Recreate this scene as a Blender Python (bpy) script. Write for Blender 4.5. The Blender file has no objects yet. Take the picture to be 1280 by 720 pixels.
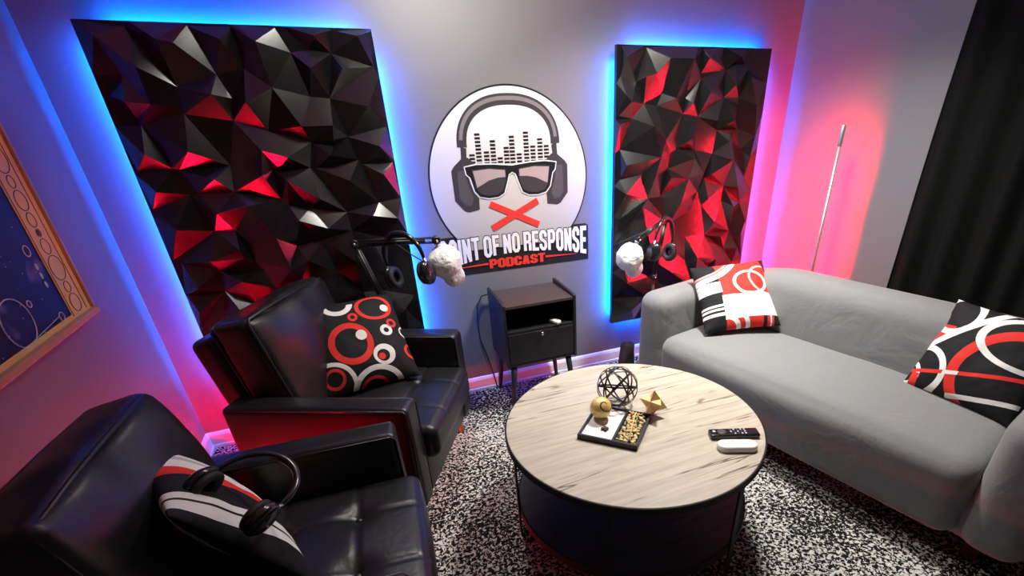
import bpy, bmesh, math, random
from mathutils import Vector, Matrix, noise
from mathutils.geometry import delaunay_2d_cdt
random.seed(7)
PI = math.pi
SC = bpy.context.scene
COL = SC.collection

# ------------------------------------------------------------------ camera, world, lights, exposure
cam_d = bpy.data.cameras.new('camera')
cam_d.sensor_width = 36
cam_d.lens = 601.57 / 1280 * 36
cam_d.shift_x = -68.5 / 1280
cam_d.shift_y = 117.4 / 1280
cam_d.clip_start = 0.02
cam = bpy.data.objects.new('camera', cam_d)
COL.objects.link(cam)
_r, _d, _f = Vector((0.920311, -0.390361, -0.025422)), Vector((-0.207347, -0.43167, -0.877877)), Vector((0.331715, 0.813191, -0.47821))
_m = Matrix((_r, -_d, -_f)).transposed().to_4x4()
_m.translation = (0, 0, 1.475)
cam.matrix_world = _m
SC.camera = cam

SC.view_settings.view_transform = 'Standard'
SC.view_settings.look = 'None'
SC.view_settings.exposure = 0.0
SC.view_settings.gamma = 1
SC.view_settings.use_curve_mapping = False
SC.cycles.use_denoising = True
SC.cycles.max_bounces = 6

world = bpy.data.worlds.new('world')
SC.world = world
world.use_nodes = True
world.node_tree.nodes['Background'].inputs[0].default_value = (0.5, 0.55, 0.6, 1)
world.node_tree.nodes['Background'].inputs[1].default_value = 0.05

CEIL_POWER = 38
FILL_POWER = 17
BLUE_STRENGTH = 390
RED_STRENGTH = 1400
LEFT_RED_STRENGTH = 1450

def area(name, loc, rot, size, power, color=(1, 1, 1), shape='DISK'):
    l = bpy.data.lights.new(name, 'AREA')
    l.shape = shape; l.size = size; l.energy = power; l.color = color
    o = bpy.data.objects.new(name, l); COL.objects.link(o)
    o.location = loc; o.rotation_euler = rot
    return o
LAMP_AT = [(1.55, 1.85, 2.45), (0.36, 2.08, 2.45)]
area('ceiling_lamp_light', (1.55, 1.85, 2.385), (0, 0, 0), 0.30, CEIL_POWER, (1.0, 0.97, 0.88)).data.spread = math.radians(118)
SPOT_ROT = Vector((0.42, 0.22, -0.86)).to_track_quat('-Z', 'Y')
area('added_spot_light', Vector((0.36, 2.08, 2.30)) + Vector((0.42, 0.22, -0.86)) * 0.045, SPOT_ROT.to_euler(), 0.22, FILL_POWER, (1.0, 0.97, 0.88)).data.spread = math.radians(165)

# ------------------------------------------------------------------ material helpers
def mat(name, color, rough=0.6, metal=0.0, spec=0.5, coat=0.0, bump=None, sheen=0.0, emit=None):
    m = bpy.data.materials.new(name); m.use_nodes = True
    nt = m.node_tree; b = nt.nodes['Principled BSDF']
    b.inputs['Base Color'].default_value = (*color, 1)
    b.inputs['Roughness'].default_value = rough
    b.inputs['Metallic'].default_value = metal
    b.inputs['Specular IOR Level'].default_value = spec
    b.inputs['Coat Weight'].default_value = coat
    b.inputs['Sheen Weight'].default_value = sheen
    if emit:
        b.inputs['Emission Color'].default_value = (*emit[0], 1)
        b.inputs['Emission Strength'].default_value = emit[1]
    if bump:
        scale, strength, dist = bump
        tc = nt.nodes.new('ShaderNodeTexCoord'); n = nt.nodes.new('ShaderNodeTexNoise')
        n.inputs['Scale'].default_value = scale; n.inputs['Detail'].default_value = 5
        bp = nt.nodes.new('ShaderNodeBump')
        bp.inputs['Strength'].default_value = strength; bp.inputs['Distance'].default_value = dist
        nt.links.new(tc.outputs['Object'], n.inputs['Vector'])
        nt.links.new(n.outputs['Fac'], bp.inputs['Height'])
        nt.links.new(bp.outputs['Normal'], b.inputs['Normal'])
    return m

def emission(name, color, strength):
    m = bpy.data.materials.new(name); m.use_nodes = True
    nt = m.node_tree; nt.nodes.clear()
    e = nt.nodes.new('ShaderNodeEmission'); o = nt.nodes.new('ShaderNodeOutputMaterial')
    e.inputs[0].default_value = (*color, 1); e.inputs[1].default_value = strength
    nt.links.new(e.outputs[0], o.inputs[0])
    return m

class Pat:
    """colour pattern printed on cloth, built from node masks in the object's own x,y (unit = half size)"""
    def __init__(s, name, half, base, rough=0.75):
        s.m = bpy.data.materials.new(name); s.m.use_nodes = True
        s.nt = s.m.node_tree; s.b = s.nt.nodes['Principled BSDF']
        s.b.inputs['Roughness'].default_value = rough
        s.b.inputs['Specular IOR Level'].default_value = 0.25
        tc = s.nt.nodes.new('ShaderNodeTexCoord'); sep = s.nt.nodes.new('ShaderNodeSeparateXYZ')
        s.nt.links.new(tc.outputs['Object'], sep.inputs[0])
        s.x = s.op('MULTIPLY', sep.outputs[0], 1 / half); s.y = s.op('MULTIPLY', sep.outputs[1], 1 / half)
        rgb = s.nt.nodes.new('ShaderNodeRGB'); rgb.outputs[0].default_value = (*base, 1)
        s.c = rgb.outputs[0]
        n = s.nt.nodes.new('ShaderNodeTexNoise'); n.inputs['Scale'].default_value = 14; n.inputs['Detail'].default_value = 3
        bp = s.nt.nodes.new('ShaderNodeBump'); bp.inputs['Strength'].default_value = 0.35; bp.inputs['Distance'].default_value = 0.02
        s.nt.links.new(tc.outputs['Object'], n.inputs['Vector']); s.nt.links.new(n.outputs['Fac'], bp.inputs['Height'])
        s.nt.links.new(bp.outputs['Normal'], s.b.inputs['Normal'])
    def op(s, o, a, b=None):
        n = s.nt.nodes.new('ShaderNodeMath'); n.operation = o
        for k, v in enumerate((a, b)):
            if v is None: continue
            if isinstance(v, (int, float)): n.inputs[k].default_value = v
            else: s.nt.links.new(v, n.inputs[k])
        return n.outputs[0]
    def dist(s, cx, cy, sx=1, sy=1, rot=0):
        dx = s.op('SUBTRACT', s.x, cx); dy = s.op('SUBTRACT', s.y, cy)
        if rot:
            c, n = math.cos(rot), math.sin(rot)
            dx, dy = s.op('ADD', s.op('MULTIPLY', dx, c), s.op('MULTIPLY', dy, n)), s.op('SUBTRACT', s.op('MULTIPLY', dy, c), s.op('MULTIPLY', dx, n))
        dx = s.op('DIVIDE', dx, sx); dy = s.op('DIVIDE', dy, sy)
        return s.op('SQRT', s.op('ADD', s.op('MULTIPLY', dx, dx), s.op('MULTIPLY', dy, dy)))
    def half(s, a, b, c):     # a*x + b*y > c
        return s.op('GREATER_THAN', s.op('ADD', s.op('MULTIPLY', s.x, a), s.op('MULTIPLY', s.y, b)), c)
    def box(s, x0, y0, x1, y1):
        r = None
        for a, b, c in ((1, 0, x0), (-1, 0, -x1), (0, 1, y0), (0, -1, -y1)):
            h = s.half(a, b, c); r = h if r is None else s.op('MULTIPLY', r, h)
        return r
    def put(s, mask, color, clips=()):
        for k in clips: mask = s.op('MULTIPLY', mask, k)
        mx = s.nt.nodes.new('ShaderNodeMix'); mx.data_type = 'RGBA'
        s.nt.links.new(mask, mx.inputs['Factor']); s.nt.links.new(s.c, mx.inputs['A'])
        mx.inputs['B'].default_value = (*color, 1)
        s.c = mx.outputs['Result']
    def disc(s, cx, cy, r, color, sx=1, sy=1, rot=0, clips=()):
        s.put(s.op('LESS_THAN', s.dist(cx, cy, sx, sy, rot), r), color, clips)
    def ring(s, cx, cy, r, w, color, sx=1, sy=1, rot=0, clips=()):
        d = s.op('ABSOLUTE', s.op('SUBTRACT', s.dist(cx, cy, sx, sy, rot), r))
        s.put(s.op('LESS_THAN', d, w / 2), color, clips)
    def done(s):
        s.nt.links.new(s.c, s.b.inputs['Base Color']); return s.m

# ------------------------------------------------------------------ object helpers
def obj(name, bm, m, parent=None, smooth=True, loc=None, rot=None):
    me = bpy.data.meshes.new(name)
    bmesh.ops.recalc_face_normals(bm, faces=bm.faces)
    bm.to_mesh(me); bm.free()
    if smooth:
        for p in me.polygons: p.use_smooth = True
    for mm in (m if isinstance(m, (list, tuple)) else [m]): me.materials.append(mm)
    o = bpy.data.objects.new(name, me); COL.objects.link(o)
    if parent: o.parent = parent
    if loc: o.location = loc
    if rot: o.rotation_euler = rot
    return o
def smooth_by_angle(o, deg=35):
    me = o.data
    bm = bmesh.new(); bm.from_mesh(me)
    for e in bm.edges:
        if len(e.link_faces) == 2 and e.calc_face_angle(0) > math.radians(deg): e.smooth = False
    bm.to_mesh(me); bm.free()
    return o
def tag(o, label, cat, group=None):
    o['label'] = label; o['category'] = cat
    if group: o['group'] = group
    return o
def thing(name, label, cat, loc=(0, 0, 0), rotz=0, group=None):
    o = bpy.data.objects.new(name, None); COL.objects.link(o)
    o.location = loc; o.rotation_euler = (0, 0, rotz); o.empty_display_size = 0.05
    return tag(o, label, cat, group)
def struct(name, bm, m, smooth=False):
    o = obj(name, bm, m, smooth=smooth); o['kind'] = 'structure'; return o

def box(bm, x0, y0, z0, x1, y1, z1, bev=0.0, seg=2, M=None):
    vs = [bm.verts.new((x, y, z)) for x in (x0, x1) for y in (y0, y1) for z in (z0, z1)]
    fs = [bm.faces.new([vs[i] for i in q]) for q in ((0, 1, 3, 2), (4, 6, 7, 5), (0, 4, 5, 1), (2, 3, 7, 6), (0, 2, 6, 4), (1, 5, 7, 3))]
    geom = vs
    if bev > 0:
        es = list({e for f in fs for e in f.edges})
        r = bmesh.ops.bevel(bm, geom=es, offset=bev, segments=seg, profile=0.5, affect='EDGES')
        geom = list({v for f in r['faces'] for v in f.verts} | {v for v in vs if v.is_valid})
    if M is not None:
        for v in geom: v.co = M @ v.co
    return bm
def tube(bm, pts, r, seg=10, closed=False, caps=True):
    pts = [Vector(p) for p in pts]; n = len(pts)
    rs = r if isinstance(r, (list, tuple)) else [r] * n
    rings = []; up = None
    for i, p in enumerate(pts):
        a = pts[(i - 1) % n] if (closed or i > 0) else p
        b = pts[(i + 1) % n] if (closed or i < n - 1) else p
        t = (b - a).normalized()
        if up is None: up = t.orthogonal().normalized()
        up = (up - t * up.dot(t)).normalized(); side = t.cross(up)
        rings.append([bm.verts.new(p + (up * math.cos(k * 2 * PI / seg) + side * math.sin(k * 2 * PI / seg)) * rs[i]) for k in range(seg)])
    for i in range(n if closed else n - 1):
        A, B = rings[i], rings[(i + 1) % n]
        for k in range(seg): bm.faces.new((A[k], A[(k + 1) % seg], B[(k + 1) % seg], B[k]))
    if caps and not closed:
        bm.faces.new(rings[0][::-1]); bm.faces.new(rings[-1])
    return bm
def lathe(bm, prof, seg=48, M=None):
    rings = []
    for r, z in prof:
        if r < 1e-6: rings.append([bm.verts.new((0, 0, z))])
        else: rings.append([bm.verts.new((r * math.cos(k * 2 * PI / seg), r * math.sin(k * 2 * PI / seg), z)) for k in range(seg)])
    for A, B in zip(rings, rings[1:]):
        for k in range(seg):
            k2 = (k + 1) % seg
            if len(A) == 1 and len(B) == 1: continue
            if len(A) == 1: bm.faces.new((A[0], B[k2], B[k]))
            elif len(B) == 1: bm.faces.new((A[k], A[k2], B[0]))
            else: bm.faces.new((A[k], A[k2], B[k2], B[k]))
    if len(rings[0]) > 1: bm.faces.new(rings[0][::-1])
    if len(rings[-1]) > 1: bm.faces.new(rings[-1])
    if M is not None:
        for ring in rings:
            for v in ring: v.co = M @ v.co
    return bm
def prism(bm, poly, y0, y1):
    """polygon in x,z extruded from y0 to y1"""
    a = [bm.verts.new((x, y0, z)) for x, z in poly]; b = [bm.verts.new((x, y1, z)) for x, z in poly]
    n = len(poly)
    bm.faces.new(a); bm.faces.new(b[::-1])
    for i in range(n): bm.faces.new((a[i], b[i], b[(i + 1) % n], a[(i + 1) % n]))
    return bm
def puff(bm, sx, sy, sz, r, bulge=(0, 0, 0), n=(16, 16, 6), f=None, M=None):
    """soft box centred at the origin: rounded corners, bulging faces; f(co, unit) may move each vertex"""
    h = (sx / 2, sy / 2, sz / 2)
    cache = {}
    def vert(u):
        k = tuple(round(c, 5) for c in u)
        if k in cache: return cache[k]
        p = Vector((u[0] * h[0], u[1] * h[1], u[2] * h[2]))
        inner = Vector([max(-h[i] + r, min(h[i] - r, p[i])) for i in range(3)])
        d = p - inner
        if d.length > 1e-9: p = inner + d.normalized() * min(r, d.length) if sum(abs(c) > 1e-9 for c in d) > 1 else p
        bx = bulge[0] * (1 - u[1] ** 2) * (1 - u[2] ** 2) * u[0]
        by = bulge[1] * (1 - u[0] ** 2) * (1 - u[2] ** 2) * u[1]
        bz = bulge[2] * (1 - u[0] ** 2) * (1 - u[1] ** 2) * u[2]
        p += Vector((bx, by, bz))
        if f: p = f(p, u)
        if M is not None: p = M @ p
        cache[k] = bm.verts.new(p); return cache[k]
    def lin(k, hh):   # denser sampling close to the edges
        nn = n[k]; e = min(0.9, r / hh)
        ins = [-(1 - e) + 2 * (1 - e) * i / nn for i in range(nn + 1)]
        edge = [1 - e + e * math.sin((j + 1) / 5 * PI / 2) if False else 1 - e + e * (j + 1) / 4 for j in range(4)]
        return [-q for q in edge[::-1]] + ins + edge
    L = [lin(k, h[k]) for k in range(3)]
    for ax in range(3):
        a, b = [k for k in range(3) if k != ax]
        for s in (-1, 1):
            for i in range(len(L[a]) - 1):
                for j in range(len(L[b]) - 1):
                    q = []
                    for ii, jj in ((i, j), (i + 1, j), (i + 1, j + 1), (i, j + 1)):
                        u = [0, 0, 0]; u[ax] = s; u[a] = L[a][ii]; u[b] = L[b][jj]; q.append(vert(u))
                    if len(set(q)) == 4:
                        try: bm.faces.new(q)
                        except ValueError: pass
    return bm
def sph(bm, r, M=None, u=24, v=14):
    return lathe(bm, [(r * math.sin(PI * i / v) if 0 < i < v else 0, -r * math.cos(PI * i / v)) for i in range(v + 1)], u, M)
T = Matrix.Translation
def Rz(a): return Matrix.Rotation(a, 4, 'Z')
def Rx(a): return Matrix.Rotation(a, 4, 'X')
def Ry(a): return Matrix.Rotation(a, 4, 'Y')
def NB(): return bmesh.new()

# ------------------------------------------------------------------ materials
M_wall = mat('grey_wall_paint', (0.19, 0.19, 0.195), 0.55, bump=(220, 0.12, 0.004))
M_ceil = mat('white_ceiling_paint', (0.65, 0.65, 0.65), 0.9)
M_base = mat('white_trim_paint', (0.85, 0.85, 0.85), 0.35)
M_leather = mat('black_leather', (0.011, 0.011, 0.013), 0.36, spec=0.5, bump=(55, 0.22, 0.004))
M_blackwood = mat('black_lacquer', (0.012, 0.012, 0.015), 0.4)
M_brownwood = mat('dark_brown_top', (0.05, 0.035, 0.032), 0.35)
M_panel = mat('black_panel_plastic', (0.006, 0.006, 0.007), 0.22, spec=0.8)
M_board = mat('panel_backing', (0.008, 0.008, 0.01), 0.5)
M_blackmetal = mat('black_metal', (0.012, 0.012, 0.014), 0.35, spec=0.6)
M_gloss = mat('glossy_black_plastic', (0.01, 0.01, 0.011), 0.18, spec=0.6)
M_tablemetal = mat('dark_table_metal', (0.008, 0.008, 0.009), 0.6, spec=0.25)
M_rubber = mat('matte_black_rubber', (0.012, 0.012, 0.012), 0.7)
M_chrome = mat('chrome', (0.75, 0.75, 0.78), 0.18, metal=1)
M_alu = mat('brushed_aluminium', (0.62, 0.62, 0.66), 0.35, metal=0.8)
M_wood = mat('orange_wood', (0.62, 0.26, 0.06), 0.45)
M_white = mat('white_plastic', (0.86, 0.86, 0.84), 0.3)
M_cloth = mat('white_cloth', (0.8, 0.79, 0.78), 0.85, bump=(22, 0.8, 0.03))
M_gold = mat('gold_paint', (0.78, 0.55, 0.20), 0.38, metal=0.2)
M_brass = mat('pale_gold', (0.85, 0.58, 0.28), 0.35, metal=0.25)
M_sand = mat('white_sand', (0.85, 0.84, 0.82), 0.9, bump=(400, 0.4, 0.002))
M_stone = mat('gold_gravel', (0.72, 0.55, 0.28), 0.6)
M_rock = mat('dark_stone', (0.04, 0.04, 0.045), 0.6)
M_blueled = emission('blue_led', (0.0, 0.115, 1.0), BLUE_STRENGTH)
M_redled = emission('red_led', (1.0, 0.002, 0.022), RED_STRENGTH)
M_redled2 = emission('low_red_led', (1.0, 0.002, 0.022), LEFT_RED_STRENGTH)
M_lamp = emission('lamp_diffuser', (1, 0.97, 0.93), 6)

def fabric_mat():
    m = mat('grey_sofa_fabric', (0.205, 0.21, 0.215), 0.85, spec=0.2, sheen=0.25)
    nt = m.node_tree; b = nt.nodes['Principled BSDF']
    tc = nt.nodes.new('ShaderNodeTexCoord')
    w = nt.nodes.new('ShaderNodeTexNoise'); w.inputs['Scale'].default_value = 420; w.inputs['Detail'].default_value = 2
    big = nt.nodes.new('ShaderNodeTexNoise'); big.inputs['Scale'].default_value = 5; big.inputs['Detail'].default_value = 4; big.inputs['Distortion'].default_value = 0.8
    rp = nt.nodes.new('ShaderNodeMapRange'); rp.inputs['To Min'].default_value = 0.86; rp.inputs['To Max'].default_value = 1.14
    mx = nt.nodes.new('ShaderNodeMix'); mx.data_type = 'RGBA'; mx.blend_type = 'MULTIPLY'; mx.inputs['Factor'].default_value = 1
    mx.inputs['A'].default_value = (0.205, 0.21, 0.215, 1)
    b1 = nt.nodes.new('ShaderNodeBump'); b1.inputs['Strength'].default_value = 0.25; b1.inputs['Distance'].default_value = 0.002
    b2 = nt.nodes.new('ShaderNodeBump'); b2.inputs['Strength'].default_value = 0.35; b2.inputs['Distance'].default_value = 0.03
    for n in (w, big): nt.links.new(tc.outputs['Object'], n.inputs['Vector'])
    nt.links.new(w.outputs['Fac'], rp.inputs['Value']); nt.links.new(rp.outputs[0], mx.inputs['B'])
    nt.links.new(mx.outputs['Result'], b.inputs['Base Color'])
    nt.links.new(big.outputs['Fac'], b2.inputs['Height']); nt.links.new(w.outputs['Fac'], b1.inputs['Height'])
    nt.links.new(b2.outputs['Normal'], b1.inputs['Normal']); nt.links.new(b1.outputs['Normal'], b.inputs['Normal'])
    return m
M_fabric = fabric_mat()

def carpet_mat():
    m = mat('black_white_carpet', (0.5, 0.5, 0.5), 0.95, spec=0.1)
    nt = m.node_tree; b = nt.nodes['Principled BSDF']
    tc = nt.nodes.new('ShaderNodeTexCoord')
    def nz(scale, detail, rough=0.5, dist=0.0):
        n = nt.nodes.new('ShaderNodeTexNoise'); n.inputs['Scale'].default_value = scale; n.inputs['Detail'].default_value = detail
        n.inputs['Roughness'].default_value = rough; n.inputs['Distortion'].default_value = dist
        nt.links.new(tc.outputs['Object'], n.inputs['Vector']); return n
    fine = nz(76, 3, 0.62, 0.6); big = nz(2.6, 3)
    ad = nt.nodes.new('ShaderNodeMath'); ad.operation = 'MULTIPLY_ADD'; ad.inputs[1].default_value = 0.28
    nt.links.new(big.outputs['Fac'], ad.inputs[0]); nt.links.new(fine.outputs['Fac'], ad.inputs[2])
    cr = nt.nodes.new('ShaderNodeValToRGB')
    cr.color_ramp.elements[0].position = 0.635; cr.color_ramp.elements[0].color = (0.010, 0.010, 0.011, 1)
    cr.color_ramp.elements[1].position = 0.70; cr.color_ramp.elements[1].color = (0.72, 0.70, 0.67, 1)
    nt.links.new(ad.outputs[0], cr.inputs['Fac']); nt.links.new(cr.outputs[0], b.inputs['Base Color'])
    bp = nt.nodes.new('ShaderNodeBump'); bp.inputs['Strength'].default_value = 0.9; bp.inputs['Distance'].default_value = 0.012
    nt.links.new(fine.outputs['Fac'], bp.inputs['Height']); nt.links.new(bp.outputs['Normal'], b.inputs['Normal'])
    return m
M_carpet = carpet_mat()

def table_wood(name, light, dark, crack):
    m = mat(name, light, 0.42, spec=0.4)
    nt = m.node_tree; b = nt.nodes['Principled BSDF']
    tc = nt.nodes.new('ShaderNodeTexCoord')
    def nz(sc, scale, detail, dist=0.0):
        mp = nt.nodes.new('ShaderNodeMapping'); mp.inputs['Scale'].default_value = sc
        n = nt.nodes.new('ShaderNodeTexNoise'); n.inputs['Scale'].default_value = scale; n.inputs['Detail'].default_value = detail; n.inputs['Distortion'].default_value = dist
        n.inputs['Roughness'].default_value = 0.6
        nt.links.new(tc.outputs['Object'], mp.inputs[0]); nt.links.new(mp.outputs[0], n.inputs['Vector']); return n
    g = nz((1.2, 14, 1), 3.0, 8, 0.4); c = nz((0.32, 6, 1), 2.0, 3, 0.5); k = nz((1, 3.0, 1), 2.2, 2)
    r1 = nt.nodes.new('ShaderNodeValToRGB')
    r1.color_ramp.elements[0].position = 0.30; r1.color_ramp.elements[0].color = (*dark, 1)
    r1.color_ramp.elements[1].position = 0.62; r1.color_ramp.elements[1].color = (*light, 1)
    nt.links.new(g.outputs['Fac'], r1.inputs['Fac'])
    # thin dark cracks where the stretched noise crosses its middle value
    sb = nt.nodes.new('ShaderNodeMath'); sb.operation = 'SUBTRACT'; sb.inputs[1].default_value = 0.52; nt.links.new(c.outputs['Fac'], sb.inputs[0])
    ab = nt.nodes.new('ShaderNodeMath'); ab.operation = 'ABSOLUTE'; nt.links.new(sb.outputs[0], ab.inputs[0])
    r2 = nt.nodes.new('ShaderNodeMapRange'); r2.inputs['From Min'].default_value = 0.002; r2.inputs['From Max'].default_value = 0.011; r2.inputs['To Min'].default_value = 1; r2.inputs['To Max'].default_value = 0
    nt.links.new(ab.outputs[0], r2.inputs['Value'])
    r3 = nt.nodes.new('ShaderNodeMapRange'); r3.inputs['From Min'].default_value = 0.46; r3.inputs['From Max'].default_value = 0.54
    nt.links.new(k.outputs['Fac'], r3.inputs['Value'])
    mu = nt.nodes.new('ShaderNodeMath'); mu.operation = 'MULTIPLY'; nt.links.new(r2.outputs[0], mu.inputs[0]); nt.links.new(r3.outputs[0], mu.inputs[1])
    mx = nt.nodes.new('ShaderNodeMix'); mx.data_type = 'RGBA'; mx.inputs['B'].default_value = (*crack, 1)
    nt.links.new(mu.outputs[0], mx.inputs['Factor']); nt.links.new(r1.outputs[0], mx.inputs['A']); nt.links.new(mx.outputs['Result'], b.inputs['Base Color'])
    return m
M_table = table_wood('weathered_oak', (0.52, 0.465, 0.375), (0.37, 0.32, 0.255), (0.11, 0.075, 0.045))
M_shelf = table_wood('shaded_oak_shelf', (0.045, 0.040, 0.037), (0.03, 0.026, 0.024), (0.01, 0.008, 0.006))  # shade beneath the tabletop is put into the shelf's wood colour

# ------------------------------------------------------------------ the room
XL, XR, YB, YF, ZC = -0.958, 2.633, 2.66, -1.7, 2.45
def slab(name, a, b, m): return struct(name, box(NB(), *a, *b), m)
slab('floor', (XL - .1, YF - .1, -.1), (XR + .1, YB + .1, 0), M_carpet)
slab('ceiling', (XL - .1, YF - .1, ZC), (XR + .1, YB + .1, ZC + .1), M_ceil)
slab('wall_back', (XL - .1, YB, 0), (XR + .1, YB + .1, ZC), M_wall)
slab('wall_left', (XL - .1, YF - .1, 0), (XL, YB, ZC), M_wall)
slab('wall_right', (XR, YF - .1, 0), (XR + .1, YB, ZC), M_wall)
slab('wall_front', (XL, YF - .1, 0), (XR, YF, ZC), M_wall)
def baseboard(name, L, M):
    bm = NB()
    prof = [(0, 0), (0.018, 0), (0.018, 0.012), (0.013, 0.018), (0.012, 0.068), (0.006, 0.082), (0.0, 0.087)]
    a = [bm.verts.new(M @ Vector((0, -d, z))) for d, z in prof]; b = [bm.verts.new(M @ Vector((L, -d, z))) for d, z in prof]
    n = len(prof)
    for i in range(n): bm.faces.new((a[i], a[(i + 1) % n], b[(i + 1) % n], b[i]))
    bm.faces.new(a); bm.faces.new(b[::-1])
    return struct(name, bm, M_base)
baseboard('baseboard_back', XR - XL, T((XL, YB, 0)))
baseboard('baseboard_left', YB - YF, T((XL, YF, 0)) @ Rz(PI / 2))
baseboard('baseboard_right', YB - YF, T((XR, YB, 0)) @ Rz(-PI / 2))

t = thing('ceiling_light', 'round white ceiling light above the grey sofa', 'ceiling light', LAMP_AT[0])
obj('lamp_base', lathe(NB(), [(0.20, 0), (0.20, -0.03), (0.17, -0.035)], 40), M_white, t)
obj('diffuser', lathe(NB(), [(0.165, -0.03), (0.165, -0.045), (0.12, -0.058), (0, -0.06)], 40), M_lamp, t)
t = thing('added_spotlight', 'white ceiling spotlight added to brighten the wall around the round sign', 'ceiling light', LAMP_AT[1])  # unseen fill lamp, added; head tilted to keep the left wall dim
obj('mount', lathe(NB(), [(0.06, 0), (0.06, -0.02), (0.012, -0.024), (0.012, -0.12), (0, -0.12)], 32), M_white, t)
_hm = T((0, 0, -0.15)) @ SPOT_ROT.to_matrix().to_4x4()
obj('lamp_head', lathe(NB(), [(0.05, 0.07), (0.09, 0.05), (0.125, -0.03), (0.118, -0.03)], 40, _hm), M_white, t)
obj('diffuser', lathe(NB(), [(0.116, -0.028), (0.08, -0.035), (0, -0.037)], 40, _hm), M_lamp, t)

# black curtain hanging along the wall beside the sofa
def curtain():
    bm = NB(); n = 260; rows = 14; y0, y1 = 1.70, -1.45
    grid = []
    for j in range(rows + 1):
        z = 0.012 + (ZC - 0.06) * j / rows; row = []
        for i in range(n + 1):
            y = y0 + (y1 - y0) * i / n - 0.03 * j / rows * (1 - i / n)
            s = (y0 - y) / 0.145
            d = 0.024 * math.sin(2 * PI * s + 0.7 * math.sin(1.7 * s)) * (0.75 + 0.25 * (1 - j / rows)) + 0.008 * math.sin(5.1 * s + j * 0.5)
            row.append(bm.verts.new((XR - 0.042 + d, y, z)))
        grid.append(row)
    for j in range(rows):
        for i in range(n): bm.faces.new((grid[j][i], grid[j][i + 1], grid[j + 1][i + 1], grid[j + 1][i]))
    bmesh.ops.solidify(bm, geom=bm.faces[:], thickness=0.004)
    return bm
M_curtain = mat('black_curtain_cloth', (0.012, 0.013, 0.013), 0.9, spec=0.2, bump=(300, 0.2, 0.002))
cu = thing('curtain', 'long black curtain hanging on the wall behind the grey sofa', 'curtain', (0, 0, 0))
obj('curtain_cloth', curtain(), M_curtain, cu)
bm = NB(); tube(bm, [(XR - 0.058, 1.78, ZC - 0.04), (XR - 0.058, -1.5, ZC - 0.04)], 0.011, 14)
obj('curtain_rod', bm, M_blackmetal, cu)
for yy in (1.76, 0.1, -1.48):
    bm = NB(); box(bm, XR - 0.07, yy - 0.012, ZC - 0.055, XR - 0.002, yy + 0.012, ZC - 0.025, 0.003); obj('rod_bracket', bm, M_blackmetal, cu)

# ------------------------------------------------------------------ faceted wall panels with light strips behind
LEFT_LOW = [(0.148, -0.016), (0.245, -0.204), (0.39, -0.164), (0.085, -0.163), (0.398, -0.327), (0.079, -0.31), (0.023, -0.232), (0.131, -0.49), (0.237, -0.297), (0.336, -0.488), (0.494, -0.147), (0.675, -0.095), (0.74, -0.068), (0.83, -0.095), (0.71, -0.249), (0.784, -0.252), (0.822, -0.403), (0.505, -0.34), (0.669, -0.412), (0.861, -0.508), (0.653, -0.504), (0.5, -0.497), (0.152, -0.593), (0.337, -0.601), (0.205, -0.745), (0.275, -0.755), (0.312, -0.894), (0.164, -0.911), (0.152, -1.009), (0.487, -0.651), (0.476, -1.001), (0.496, -0.842), (0.333, -0.934), (0.358, -1.024), (0.745, -0.711), (0.896, -0.683), (0.595, -0.68), (0.747, -0.796), (0.899, -0.843), (0.61, -0.826), (0.643, -0.989), (0.512, -1.018), (0.874, -1.02), (0.272, -1.098), (0.109, -1.134), (0.979, -1.154), (0.737, -1.101), (0.929, -1.023)]
LEFT_HIGH = [(0.146, -0.141), (0.288, -0.066), (0.441, -0.052), (0.356, -0.231), (0.072, -0.254), (0.064, -0.441), (0.212, -0.43), (0.148, -0.264), (0.061, -0.05), (0.244, -0.06), (0.561, -0.056), (0.77, -0.032), (0.94, -0.029), (0.575, -0.21), (0.733, -0.142), (0.855, -0.143), (0.93, -0.282), (0.769, -0.351), (0.647, -0.351), (0.472, -0.437), (0.562, -0.467), (0.732, -0.466), (0.945, -0.439), (0.468, -0.261), (0.811, -0.479), (0.055, -0.569), (0.268, -0.536), (0.235, -0.67), (0.07, -0.722), (0.146, -0.865), (0.278, -0.863), (0.238, -0.968), (0.065, -0.975), (0.445, -0.533), (0.359, -0.646), (0.536, -0.558), (0.538, -0.726), (0.276, -0.828), (0.43, -0.791), (0.451, -0.941), (0.649, -0.643), (0.788, -0.574), (0.94, -0.557), (0.649, -0.771), (0.857, -0.733), (0.966, -0.754), (0.831, -0.838), (0.737, -0.937), (0.531, -0.902), (0.196, -1.108), (0.033, -1.084), (0.852, -1.142)]
RIGHT_LOW = [(0.023, -0.138), (0.118, -0.165), (0.17, -0.261), (0.527, -0.121), (0.531, -0.335), (0.698, -0.238), (0.678, -0.351), (0.253, -0.272), (0.804, -0.239), (0.847, -0.104), (0.694, -0.105), (0.427, -0.312), (0.436, -0.239), (0.834, -0.407), (0.675, -0.407), (0.027, -0.481), (0.101, -0.33), (0.504, -0.347), (0.282, -0.214), (0.948, -0.282), (0.533, -0.498), (0.673, -0.511), (0.859, -0.512), (0.034, -0.635), (0.224, -0.726), (0.04, -0.849), (0.773, -0.714), (0.924, -0.67), (0.959, -0.559), (0.506, -0.656), (0.311, -0.746), (0.349, -0.6), (0.612, -0.823), (0.765, -0.801), (0.916, -0.825), (0.859, -0.996), (0.664, -1.005), (0.512, -0.84), (0.988, -0.945), (0.513, -0.998), (0.182, -0.614), (0.58, -0.736), (0.749, -0.934), (0.974, -0.756), (0.721, -1.212), (0.837, -1.112), (0.53, -1.151)]
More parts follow.
